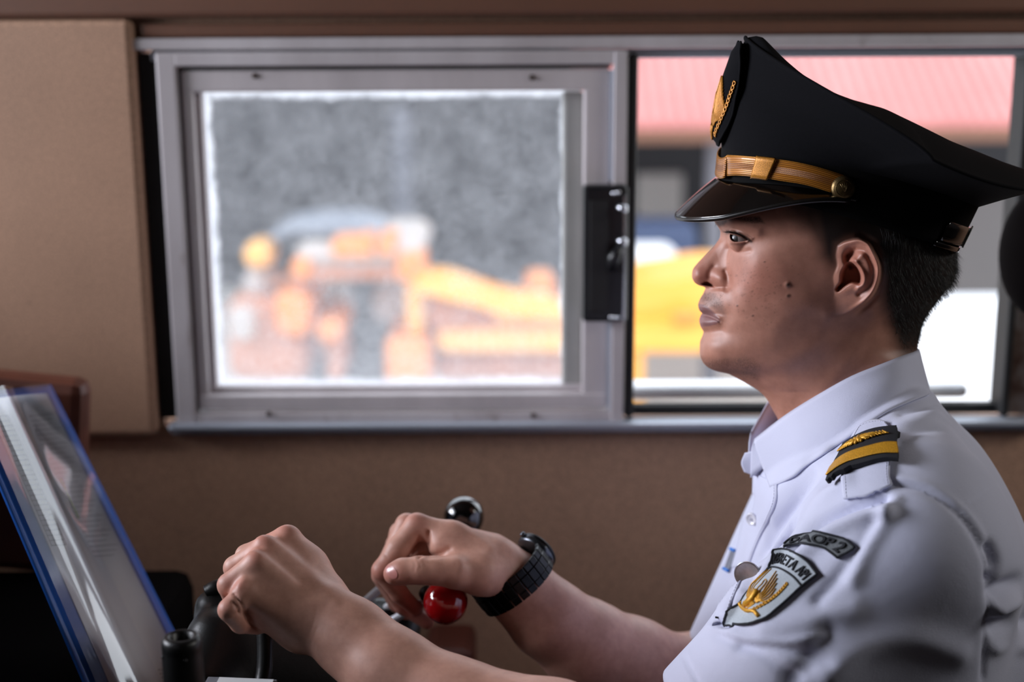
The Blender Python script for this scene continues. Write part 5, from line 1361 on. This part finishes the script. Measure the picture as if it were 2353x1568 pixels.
for u_ in (0.04, 0.94): mb.tube(nm.at(np.full(5, u_), np.linspace(0, 1, 5), 0.0012), 0.0016, 8)
mb.build('blue_end', plain('blue_tag_end', S(40, 120, 210), 0.4), nt)
# ---- shoulder strap and rank board
Ls = [(1980, 984), (1966, 1004), (1950, 1040), (1938, 1085), (1940, 1120), (1944, 1150)]
Rs = [(2036, 977), (2048, 990), (2050, 1020), (2048, 1060), (2046, 1092), (2048, 1122)]
g = coons([(1980, 984), (2000, 975), (2020, 973), (2036, 977)], [(1944, 1150), (1995, 1139), (2048, 1122)], Ls, Rs, 22, 34)
strap = Patch(T_SHIRT, g, 0.0030, 6); strap.mesh('shoulder_strap', M_SHIRT, driver, 0.0018)
lp = np.concatenate([strap.at(np.full(30, 0.08), np.linspace(0.98, 0.05, 30), 0.0011), strap.at(np.linspace(0.1, 0.9, 20), np.full(20, 0.05), 0.0011), strap.at(np.full(30, 0.93), np.linspace(0.05, 0.98, 30), 0.0011)])
stitches('strap_stitching', lp, 0.0020, 0.0008, 0.0002, M_STITCH, driver)
ep = empty('shoulder_board', tuple(cast(T_SHIRT, 1990, 1060)[0])); tag(ep, 'black shoulder board with gold wing and one gold stripe on the near shoulder', 'epaulette')
g = coons([(1952, 1037), (1978, 1021), (2010, 1008), (2061, 1000)], [(1914, 1117), (1945, 1098), (1990, 1082), (2040, 1070), (2066, 1072)], [(1952, 1037), (1940, 1066), (1926, 1092), (1914, 1117)], [(2061, 1000), (2063, 1030), (2067, 1055), (2066, 1072)], 30, 26)
brd = Patch(T_SHIRT, g, 0.0068, 30)
M_BOARD = plain('black_velvet_board', S(20, 21, 28), 0.8, 0, 0.2, 600, 0.2, 2200)
bo_ = brd.mesh('board', M_BOARD, ep, 0.0042); q_ = bo_.modifiers.new('b', 'BEVEL'); q_.width = 0.0012; q_.segments = 3
top_c = spline([(0.0, 0.49), (0.3, 0.50), (0.6, 0.52), (0.85, 0.50), (1.0, 0.50)], 40); bot_c = spline([(0.0, 0.94), (0.15, 0.86), (0.5, 0.84), (0.8, 0.86), (1.0, 0.84)], 40)
rows_ = [brd.at(np.r_[-0.0, top_c[1:-1, 0], 1.0], top_c[:, 1] * (1 - t) + bot_c[:, 1] * t, 0.0026) for t in np.linspace(0, 1, 12)]
sp_ = mesh_np('gold_stripe', np.concatenate(rows_), grid_faces(12, 40), M_GOLD2, ep); q_ = sp_.modifiers.new('t', 'SOLIDIFY'); q_.thickness = 0.0009
mb = MB()
for t in np.linspace(0.05, 0.95, 7): mb.tube(rows_[0] * (1 - t) + rows_[-1] * t + 0, 0.00042, 5)
for k in range(0, 40, 2): pass
o = mb.build('stripe_cord', M_GOLD2, sp_)
mb = MB()
for k in range(15):                                     # gold wing: short overlapping feathers around a hub
    t = -1 + 2 * k / 14
    c0 = (0.42 + 0.06 * t, 0.25 - 0.01 * t); tip = (0.43 + 0.37 * t, 0.24 - 0.10 * (1 - abs(t)) * (1 if k % 2 else -1))
    mb.tube(brd.at(np.array([c0[0], (c0[0] + tip[0]) / 2, tip[0]]), np.array([c0[1], (c0[1] + tip[1]) / 2 - 0.02, tip[1]]), 0.0034), [0.0016, 0.0020, 0.0010], 6)
for k in range(8):
    for s_ in (-1, 1):
        a = 0.43 + s_ * (0.05 + 0.045 * k); mb.tube(brd.at(np.array([a, a + s_ * 0.04, a + s_ * 0.075]), np.array([0.17, 0.24, 0.31 - 0.008 * k]), 0.0034), [0.0006, 0.0009, 0.0005], 5)
mb.tube(brd.at(np.array([0.41, 0.43, 0.45]), np.array([0.18, 0.25, 0.32]), 0.0038), [0.0014, 0.0022, 0.0012], 8)
mb.build('gold_wing', M_GOLD2, ep)
# ---- arc patch on the sleeve
ap = empty('sleeve_tab', tuple(cast(T_SHIRT, 1890, 1250)[0])); tag(ap, 'dark grey curved cloth tab lettered DAOP 2 high on the near sleeve', 'patch')
Tt = [(1803, 1257), (1831, 1235), (1869, 1225), (1905, 1226.5), (1942, 1238), (1970, 1260)]; Bt = [(1801, 1262), (1822, 1256), (1855, 1254), (1889, 1261), (1910, 1275), (1924, 1286)]
g = coons(Tt, Bt, [Tt[0], Bt[0]], [Tt[-1], Bt[-1]], 60, 12)
arc = Patch(T_SHIRT, g, 0.0018, 20); arc.mesh('tab_cloth', plain('grey_embroidered_cloth', S(104, 108, 112), 0.8, 0, 0.3, 900, 0.4, 2500), ap, 0.0016)
M_INK = plain('black_embroidery', S(22, 25, 34), 0.75, 0, 0.3, 1200, 0.3, 2500)
mb = MB(); e_ = 0.02
per = [(u_, 0.05) for u_ in np.linspace(0.01, 0.99, 50)] + [(0.99, v_) for v_ in np.linspace(0.05, 0.95, 8)] + [(u_, 0.95) for u_ in np.linspace(0.99, 0.01, 50)]
per = np.array(per); mb.tube(arc.at(per[:, 0], per[:, 1], 0.0010), 0.0009, 6); mb.build('border', M_INK, ap)
def sew_text(txt, patch, u0, u1, v0, v1, name, par, m, lift=0.0016, bold=0.02, sub=3):
    V_, F_ = text_2d(txt, bold); bm = bmesh.new(); vs = [bm.verts.new((a, b, 0)) for a, b in V_]
    for f in F_:
        try: bm.faces.new([vs[i] for i in f])
        except ValueError: pass
    bmesh.ops.triangulate(bm, faces=bm.faces); 
    bmesh.ops.subdivide_edges(bm, edges=[e for e in bm.edges if e.calc_length() > 0.04], cuts=2, use_grid_fill=False)
    me = bpy.data.meshes.new(name); bm.to_mesh(me); bm.free(); n_ = len(me.vertices); co = np.zeros(n_ * 3); me.vertices.foreach_get('co', co); co = co.reshape(-1, 3)
    p = patch.at(u0 + (u1 - u0) * co[:, 0], v1 + (v0 - v1) * co[:, 1], lift); me.vertices.foreach_set('co', p.ravel()); me.materials.append(m)
    o = bpy.data.objects.new(name, me); COL.objects.link(o); parent(o, par); q_ = o.modifiers.new('t', 'SOLIDIFY'); q_.thickness = 0.0008; q_.offset = 0; return o
sew_text('DAOP 2', arc, 0.13, 0.92, 0.20, 0.80, 'lettering', ap, M_INK)
# ---- shield patch
sp = empty('sleeve_shield', tuple(cast(T_SHIRT, 1770, 1350)[0])); tag(sp, 'pale grey shield patch with gold winged emblem lettered KERETA API on the near sleeve', 'patch')
Tt = [(1779, 1271), (1799, 1267), (1826, 1273), (1856, 1293), (1880, 1323)]; Ll = [(1779, 1271), (1768, 1306), (1735, 1345), (1700, 1385), (1673, 1411), (1668, 1426)]
Rr = [(1880, 1323), (1845, 1350), (1812, 1381), (1789, 1402), (1763, 1423), (1728, 1435)]; Bb = [(1668, 1426), (1671, 1435), (1695, 1438), (1728, 1435)]
g = coons(Tt, Bb, Ll, Rr, 40, 60)
shd = Patch(T_SHIRT, g, 0.0020, 30); shd.mesh('shield_cloth', plain('pale_grey_patch_cloth', S(178, 186, 194), 0.75, 0, 0.1, 900, 0.35, 2500), sp, 0.0018)
mb = MB(); per = np.array([(u_, 0.0) for u_ in np.linspace(0, 1, 30)] + [(1, v_) for v_ in np.linspace(0, 1, 40)] + [(u_, 1) for u_ in np.linspace(1, 0, 20)] + [(0, v_) for v_ in np.linspace(1, 0, 40)])
mb.tube(shd.at(per[:, 0], per[:, 1], 0.0008), 0.00095, 6); mb.tube(shd.at(np.linspace(0, 1, 30), 0.222 + 0.0 * np.linspace(0, 1, 30), 0.0010), 0.0009, 6); mb.build('border', M_INK, sp)
sew_text('KERETA API', shd, 0.05, 0.93, 0.055, 0.175, 'lettering', sp, M_INK, bold=0.012)
# emblem drawn in shield coordinates
def inv_patch(patch, px, py):
    d = (patch.g[..., 0] - px) ** 2 + (patch.g[..., 1] - py) ** 2; k = np.unravel_index(np.argmin(d), d.shape)
    i = min(max(k[0], 1), patch.nv - 2); j = min(max(k[1], 1), patch.nu - 2); g0 = patch.g[i, j]
    J = np.stack([(patch.g[i, j + 1] - patch.g[i, j - 1]) / 2, (patch.g[i + 1, j] - patch.g[i - 1, j]) / 2], 1); t = np.linalg.solve(J, np.array([px, py]) - g0)
    return (j + t[0]) / (patch.nu - 1), (i + t[1]) / (patch.nv - 1)
def px_tube(mb, pts, r, n=8, lift=0.0014, dense=12):
    q_ = spline(pts, dense); uv_ = np.array([inv_patch(shd, a, b) for a, b in q_]); P_ = []
    P_ = np.array([shd.at(np.array(u_), np.array(v_), lift) for u_, v_ in uv_]); mb.tube(P_, r, 5 if n < 8 else 6)
O_ = np.array([1783.0, 1316]); AX = np.array([38.0, 26]); AY = np.array([-68.0, 86])
mb = MB()
for ln in emblem():
    ln = np.array(ln)
    if ln[:, 0].mean() < -0.5 and len(ln) == 5: continue
    ecount = globals().get('ecount', 0) + 1
    if len(ln) == 4 and ecount % 2: continue
    q_ = O_ + ln[:, :1] * AX + ln[:, 1:] * AY; px_tube(mb, q_, 0.00048, dense=9)
px_tube(mb, [(1700, 1383), (1706, 1396), (1722, 1408), (1736, 1408), (1748, 1421)], 0.0016, dense=10)
px_tube(mb, [(1716, 1391), (1730, 1382), (1745, 1362)], [0.0028] * 10, dense=10)
g_ = mb.build('gold_embroidery', M_GOLD2, sp)
g_['kind'] = 'stuff'
# ================================================================ wristwatch on the far arm
wc = P(1177, 1331, 1.293); ax = P(1207, 1377, 1.297) - P(1140, 1292, 1.289); ax /= np.linalg.norm(ax)
vd = VD(1170, 1330); e2 = -vd + (vd @ ax) * ax; e2 /= np.linalg.norm(e2); e1 = np.cross(ax, e2); e1 = e1 if proj(wc + e1 * 0.01)[1] < proj(wc)[1] else -e1
wt = empty('wristwatch', tuple(wc)); tag(wt, 'black metal bracelet wristwatch on the far wrist', 'watch')
M_WB = plain('black_steel', S(30, 31, 34), 0.28, 0.75, 0.2, 200); M_WS = plain('brushed_gunmetal', S(90, 94, 100), 0.25, 0.9, 0.1, 200)
A_, B_ = 0.0345, 0.0300; nl = 26
def wpt(t, o=0.0): return wc + e1 * (A_ + o) * math.cos(t) + e2 * (B_ + o) * math.sin(t)
for i in range(nl):
    t0 = 2 * math.pi * (i + 0.5) / nl
    if abs((t0 + 0.55 + math.pi) % (2 * math.pi) - math.pi) < 0.50: continue         # the case sits here (top, facing away)
    p = wpt(t0, 0.0018); tn = wpt(t0 + 0.05) - wpt(t0 - 0.05); tn /= np.linalg.norm(tn); nn_ = np.cross(ax, tn); nn_ = nn_ if nn_ @ (p - wc) > 0 else -nn_
    L_ = np.linalg.norm(wpt(t0 + math.pi / nl) - wpt(t0 - math.pi / nl))
    Mx = Matrix(((tn[0], ax[0], nn_[0], p[0]), (tn[1], ax[1], nn_[1], p[1]), (tn[2], ax[2], nn_[2], p[2]), (0, 0, 0, 1)))
    bm = bmesh.new(); add_box(bm, (-L_ * 0.49, -0.0120, -0.0016), (L_ * 0.49, -0.0052, 0.0016), 0.0007, 0, Mx); add_box(bm, (-L_ * 0.49, 0.0052, -0.0016), (L_ * 0.49, 0.0120, 0.0016), 0.0007, 0, Mx)
    add_box(bm, (-L_ * 0.5, -0.0053, -0.0017), (L_ * 0.5, 0.0053, 0.0021), 0.0007, 0, Mx); bm_obj('link', bm, M_WB, wt)
tcs = -0.55; pc = wpt(tcs, 0.001); nc = pc - wc; nc /= np.linalg.norm(nc); fr_ = frame_to(pc, nc, ax)
v, f = lathe([(0.0001, -0.002), (0.0175, -0.002), (0.0190, 0.0), (0.0195, 0.003), (0.0190, 0.0055), (0.0172, 0.0078), (0.0165, 0.0070), (0.0001, 0.0068)], 48)
mesh_np('case', xf(v, fr_), f, M_WS, wt); v, f = lathe([(0.0192, 0.0036), (0.0200, 0.0040), (0.0196, 0.0064), (0.0175, 0.0084), (0.0170, 0.0078)], 48)
mesh_np('bezel', xf(v, fr_), f[:-2], M_WB, wt)
v, f = lathe([(0.0001, 0), (0.0022, 0), (0.0026, 0.0008), (0.0026, 0.0030), (0.0018, 0.0036), (0.0001, 0.0036)], 16)
mesh_np('crown', xf(v, frame_to(pc + nc * 0.003 - ax * 0.0195, -ax)), f, M_WS, wt)
# ================================================================ controls and desk
M_GB = plain('glossy_black_knob', S(8, 8, 9), 0.08, coat=1.0); M_RED = plain('glossy_red_knob', S(150, 8, 14), 0.12, 0, 0.1, 60, coat=1.0)
M_MAT = plain('matt_black_casting', S(10, 10, 11), 0.4, 0, 0.3, 60, 0.25, 260); M_STEEL = plain('bright_steel_rod', S(214, 216, 224), 0.35, 0.25, 0.05, 80)
def sphere_obj(name, c, r, m, par, sx=1.0):
    v, f = lathe([(max(1e-5, r * math.sin(a)), -r * sx * math.cos(a)) for a in np.linspace(0, math.pi, 25)], 40); return mesh_np(name, v + c, f, m, par)
def sm_tube(name, pts, r, m, par, n=14, k=24):
    pts = spline(np.array(pts), k); r = np.interp(np.linspace(0, 1, k), np.linspace(0, 1, len(np.atleast_1d(r))), np.atleast_1d(r)); mb = MB(); mb.tube(pts, r, n); return mb.build(name, m, par)
# lever with the black knob
pb = P(1066, 1188, 1.43); l1 = empty('brake_lever', tuple(P(800, 1418, 1.40))); tag(l1, 'steel lever with glossy black ball knob behind the far hand', 'lever')
sphere_obj('knob', pb, 0.0205, M_GB, l1); sm_tube('rod', [pb, P(960, 1278, 1.42), P(878, 1350, 1.41), P(790, 1427, 1.395)], [0.0042], M_STEEL, l1)
sm_tube('collar', [P(1046, 1206, 1.429), P(1030, 1219, 1.428)], [0.009, 0.0065], M_GB, l1, k=6)
# lever with the red knob under the far palm
pr = P(1024, 1384, 1.272); l2 = empty('throttle_lever', tuple(P(880, 1440, 1.33))); tag(l2, 'steel lever with glossy red ball knob under the far hand', 'lever')
sphere_obj('knob', pr, 0.0200, M_RED, l2); sm_tube('neck', [P(985, 1368, 1.29), P(978, 1362, 1.295)], [0.008, 0.007], M_MAT, l2, k=5)
sm_tube('rod', [P(1000, 1374, 1.285), P(960, 1392, 1.305), P(905, 1424, 1.32), P(860, 1450, 1.325)], [0.0040], M_STEEL, l2)
# control stand: dark castings below the hands
cs = empty('control_stand', tuple(P(700, 1800, 1.25))); tag(cs, 'matt black control stand with rounded castings below the hands', 'control stand')
def casting(name, caps_, res=0.003, m=M_MAT, par=cs, sm=2):
    F = Field([q3(c) for pr_ in caps_ for c in pr_[:2]], res, 0.08)
    for a, b, k in caps_: F.cap(q3(a), a[3] * mm_, q3(b), b[3] * mm_, k * mm_)
    V_, F_ = F.mesh(); V_ = smooth_mesh(V_, F_, sm); return mesh_np(name, V_, F_, m, par)
casting('housing', [((520, 1470, 1.22, 30), (620, 1500, 1.24, 34), 20), ((490, 1400, 1.235, 14), (545, 1395, 1.24, 15), 10), ((484, 1390, 1.24, 11), (476, 1430, 1.24, 11), 10), ((490, 1470, 1.2, 20), (470, 1570, 1.18, 30), 20), ((560, 1560, 1.22, 50), (740, 1580, 1.24, 55), 20), ((640, 1520, 1.24, 30), (860, 1600, 1.28, 50), 20)])
casting('gear_cover', [((870, 1432, 1.36, 16), (925, 1440, 1.36, 18), 10), ((900, 1490, 1.35, 24), (940, 1600, 1.33, 22), 12), ((870, 1395, 1.37, 9), (905, 1400, 1.37, 9), 8)])
sm_tube('pipe', [P(478, 1364, 1.235), P(500, 1352, 1.235), P(530, 1352, 1.24), P(560, 1372, 1.245)], [0.0075], M_MAT, cs)
sphere_obj('bolt_head', P(477, 1411, 1.212), 0.0042, M_STEEL, cs); sphere_obj('bolt_head', P(893, 1394, 1.352), 0.0055, M_STEEL, cs, 0.5)
box_obj('pedestal', (P(470, 1600, 1.2)[0], 1.19, 0.0), (P(930, 1600, 1.2)[0], 1.34, P(700, 1590, 1.22)[2] - 0.06), M_MAT, cs, 0.01)
# handle held by the near fist
hl = empty('controller_lever', tuple(P(602, 1600, 1.15))); tag(hl, 'matt black upright handle gripped in the near fist', 'handle')
sm_tube('grip', [P(598, 1340, 1.168), P(600, 1390, 1.162), P(606, 1440, 1.152)], [0.0115, 0.0125, 0.0115], M_MAT, hl)
st_ = sm_tube('stem', [P(607, 1440, 1.150), P(609, 1500, 1.145), P(606, 1550, 1.14), P(590, 1620, 1.13)], [0.0065], M_MAT, hl)
# hollow black post in the foreground left
po = P(417, 1463, 1.02); hp = empty('hollow_post', tuple(P(417, 1700, 1.0))); tag(hp, 'short hollow black rubber post in front of the folder', 'post')
v, f = lathe([(0.0075, -0.03), (0.0078, -0.0005), (0.0098, 0.0008), (0.0125, 0.0), (0.0142, -0.003), (0.0144, -0.008), (0.0141, -0.011), (0.0146, -0.013), (0.0148, -0.09), (0.0142, -0.16), (0.0001, -0.16)], 48)
mesh_np('sleeve', v + po, f[:-2] + [f[-1]], M_MAT, hp); v2, f2 = lathe([(0.0001, -0.028), (0.0076, -0.028), (0.0076, -0.034), (0.0001, -0.034)], 24); mesh_np('core', v2 + po, f2, M_RUB, hp)
for a in (-2.6, -1.2): sphere_obj('dimple', po + np.array([0.0143 * math.cos(a), 0.0143 * math.sin(a), -0.0125]), 0.0013, M_MAT, hp)
# white card below
cd_ = empty('label_card', tuple(P(520, 1580, 1.08))); tag(cd_, 'white card in a grey tray at the bottom edge', 'card')
ctr = P(535, 1592, 1.10); Mx = Matrix.Translation(Vector(ctr)) @ Euler((math.radians(8), 0, math.radians(-6))).to_matrix().to_4x4()
box_obj('tray', (-0.026, -0.02, -0.004), (0.03, 0.02, 0.0), plain('grey_tray', S(120, 122, 130), 0.4), cd_, 0.001, Mx)
box_obj('card', (-0.016, -0.018, 0.0), (0.028, 0.018, 0.0012), plain('white_card', S(238, 240, 242), 0.6, 0, 0.02), cd_, 0.0002, Mx)
# reddish blurred box on the floor by the wall and dark ledge
tag(box_obj('tool_box', (P(960, 1500, 1.55)[0], 1.53, 0.3), (P(1085, 1500, 1.55)[0], 1.62, PY(1040, 1500, 1.53)[2]), plain('rust_red_box', S(84, 36, 24), 0.5), None, 0.012), 'blurred rust-red box low against the wall under the watch arm', 'box')
# desk body ahead, added to darken the wall; its near-black stands for shade
dk = empty('driving_desk', (-0.85, 1.1, 0)); tag(dk, 'driving desk, near-black for shade, below the folder at the left', 'desk')
M_DESK = plain('dark_desk', S(12, 9, 9), 0.95, 0, 0.2, 8, spec=0.05)
box_obj('desk_body', (Xl + 0.003, 0.35, 0.0), (P(395, 1400, 1.5)[0], YW - 0.14, P(300, 1440, 1.45)[2]), M_DESK, dk, 0.02)
box_obj('desk_upstand', (Xl + 0.003, 0.35, P(300, 1440, 1.45)[2] - 0.01), (P(60, 1200, 1.5)[0] - 0.12, YW - 0.14, P(0, 1250, 1.5)[2]), M_DESK, dk, 0.02)
box_obj('shade_hood', (Xl + 0.003, 0.30, 0.9), (-0.72, YW - 0.14, 1.17), M_DESK, dk, 0.03)  # unseen block added to keep windscreen light off the lower-left wall
# ---- blue presentation folder
A4 = [P(-85, 905, 1.25), P(118, 884, 1.50), P(478, 1600, 1.40), P(212, 1600, 1.22)]
fo = empty('presentation_folder', tuple((A4[2] + A4[3]) / 2)); tag(fo, 'blue folder open at a plastic sleeve of timetable sheets leaning at the left edge', 'folder')
def fp(u, v, lift=0.0, bul=0.0):
    u = np.asarray(u, float); v = np.asarray(v, float); U_, V_ = u[..., None], v[..., None]
    p = (1 - U_) * (1 - V_) * A4[0] + U_ * (1 - V_) * A4[1] + U_ * V_ * A4[2] + (1 - U_) * V_ * A4[3]
    n_ = np.cross(A4[1] - A4[0], A4[3] - A4[0]); n_ /= np.linalg.norm(n_); n_ = n_ if n_ @ (CAM - A4[0]) > 0 else -n_
    return p + n_ * (lift + bul * np.sin(math.pi * np.clip(U_, 0, 1)) ** 1.0)
FN = np.cross(A4[1] - A4[0], A4[3] - A4[0]); FN /= np.linalg.norm(FN); FN = FN if FN @ (CAM - A4[0]) > 0 else -FN
d_ = VD(150, 1150); print('FOLDER', 'n', FN.round(2), 'refl', (d_ - 2 * (d_ @ FN) * FN).round(2), 'pos', P(150, 1150, 1.28).round(2))
def fgrid(name, u0, u1, v0, v1, lift, bul, m, nu=24, nv=30, thick=0.0, wave=None):
    u, v = np.meshgrid(np.linspace(u0, u1, nu), np.linspace(v0, v1, nv)); p = fp(u, v, 0.0) + FN * (lift + bul * np.sin(math.pi * (u - u0) / (u1 - u0)) + (wave(u, v) if wave else 0))[..., None]
    o = mesh_np(name, p.reshape(-1, 3), grid_faces(nv, nu)[:, ::-1], m, fo)
    if thick: q_ = o.modifiers.new('t', 'SOLIDIFY'); q_.thickness = thick; q_.offset = 0
    uv = o.data.uv_layers.new(name='UVMap'); li = np.zeros(len(o.data.loops), np.int32); o.data.loops.foreach_get('vertex_index', li)
    uv.data.foreach_set('uv', np.stack([((u - u0) / (u1 - u0)).ravel()[li], (1 - (v - v0) / (v1 - v0)).ravel()[li]], 1).astype(np.float32).ravel()); return o
M_BLUE = plain('blue_folder_board', S(38, 98, 190), 0.35, 0, 0.06, 30)
fgrid('cover', 0, 1, 0, 1, -0.002, 0, M_BLUE, thick=0.003)
M_PAPER = plain('paper', S(238, 240, 248), 0.8, 0, 0.03, 6)
fgrid('paper_sheet', 0.17, 0.88, 0.028, 1, 0.0006, 0.003, M_PAPER)
fgrid('paper_sheet', 0.42, 0.84, 0.055, 1, 0.0016, 0.002, plain('second_paper', S(246, 247, 252), 0.8, 0, 0.03, 6))
def film():
    t = NT('clear_plastic_sleeve'); tr = t.node('ShaderNodeBsdfTransparent'); gl = t.node('ShaderNodeBsdfGlossy'); gl.inputs['Roughness'].default_value = 0.06; lw = t.node('ShaderNodeFresnel'); lw.inputs['IOR'].default_value = 2.3
    n = t.noise(3, 2, 0.5, t.coord('UV', (5, 0.4, 1))); b = t.node('ShaderNodeBump'); b.inputs['Strength'].default_value = 0.12; b.inputs['Distance'].default_value = 0.001; t.link(n, b.inputs['Height']); t.link(b.outputs[0], gl.inputs['Normal'])
    m = t.node('ShaderNodeMixShader'); t.link(lw.outputs[0], m.inputs[0]); t.link(tr.outputs[0], m.inputs[1]); t.link(gl.outputs[0], m.inputs[2]); t.link(m.outputs[0], t.out.inputs[0]); return t.m
fgrid('plastic_sleeve', 0.04, 0.93, 0.0, 1, 0.0034, 0.003, film(), 120, 40, wave=lambda u, v: 0.0062 * np.exp(-((u - 0.30 - 0.03 * v) / 0.075) ** 2) * (1 - 0.45 * v))
# printed table lines and text on the sheets
mb = MB()
M_PRINT = plain('grey_print', S(70, 72, 84), 0.8)
for k in range(27):
    v_ = 0.09 + k * 0.0165; mb.tube(fp(np.array([0.165, 0.30]), np.array([v_, v_]), 0.0034), 0.00022, 4)
for u_ in (0.165, 0.205, 0.30): mb.tube(fp(np.array([u_, u_]), np.array([0.09, 0.52]), 0.0034), 0.00025, 4)
for k in range(30):
    v_ = 0.10 + k * 0.016; mb.tube(fp(np.array([0.50, 0.80 - 0.05 * (k % 3)]), np.array([v_, v_]), 0.0042), 0.00016, 4)
for k in range(6):
    for j in range(9): mb.tube(fp(np.array([0.60 + j * 0.032, 0.60 + j * 0.032 + 0.022]), np.array([0.925 + 0.012 * k] * 2), 0.0042), 0.0003, 4)
pt_ = mb.build('printed_table', M_PRINT, fo); pt_['kind'] = 'stuff'
mb = MB(); mb.tube(fp(np.array([0.52, 0.52]), np.array([0.31, 0.44]), 0.0046), 0.0007, 5); mb.build('green_marker_line', plain('green_marker', S(150, 190, 50), 0.6), fo)
# brown leather case behind the folder
bcx = [P(-60, 868, 1.52), P(160, 856, 1.52)]
lc = empty('leather_case', tuple(P(60, 1100, 1.53))); tag(lc, 'brown leather case standing behind the blue folder', 'case')
a = P(-80, 870, 1.53); b = P(190, 1130, 1.53)
Mx = Matrix.Translation(Vector(P(58, 1000, 1.57))) @ Matrix.Rotation(math.radians(6), 4, 'Y')
M_LEA = plain('brown_leather', S(104, 56, 40), 0.5, 0, 0.2, 20, 0.2, 200)
box_obj('case_body', (-0.12, -0.012, -0.16), (0.066, 0.03, 0.068), M_LEA, lc, 0.014, Mx)
sm_tube('handle_loop', [P(20, 878, 1.56), P(24, 868, 1.56), P(36, 866, 1.56), P(42, 876, 1.56)], [0.003], M_LEA, lc)
# black round headrest at the right edge
hd_ = empty('headrest', tuple(P(2400, 590, 1.52))); tag(hd_, 'blurred black oval headrest pad at the right edge before the window jamb', 'headrest')
v, f = lathe([(max(1e-5, math.sin(a)), -math.cos(a)) for a in np.linspace(0, math.pi, 25)], 36); c = P(2412, 580, 1.50)
mesh_np('pad', v * np.array([0.052, 0.045, 0.073]) + c, f, M_DESK, hd_)
sm_tube('bracket', [c + np.array([0.02, 0.01, -0.05]), c + np.array([0.03, 0.02, -0.2]), c + np.array([0.05, 0.02, -0.5])], [0.008], M_BLK, hd_)
# driver's seat under and behind him
se = empty('driver_seat', (float(ps(2000, 1800, 0)[0]), float(ps(2000, 1800, 0)[1]), 0)); tag(se, 'black padded driver seat the driver sits on', 'seat')
sz = float(min(SV[:, 2].min(), tV[:, 2].min())) + 0.002; sxx, syy = se.location[0], se.location[1]
box_obj('cushion', (sxx - 0.30, syy - 0.22, sz - 0.10), (sxx + 0.40, syy + 0.22, sz - 0.001), M_RUB, se, 0.03)
box_obj('pedestal', (sxx - 0.10, syy - 0.10, 0.0), (sxx + 0.10, syy + 0.10, sz - 0.09), M_RUB, se, 0.01)
box_obj('backrest', (sxx + 0.40, syy - 0.20, sz - 0.05), (sxx + 0.46, syy + 0.20, sz + 0.26), M_RUB, se, 0.03)
if 'BODY_DONE' not in globals():
    mesh_np('body', HEAD_V, HEAD_F, M_SKIN, driver, col=HEAD_C)
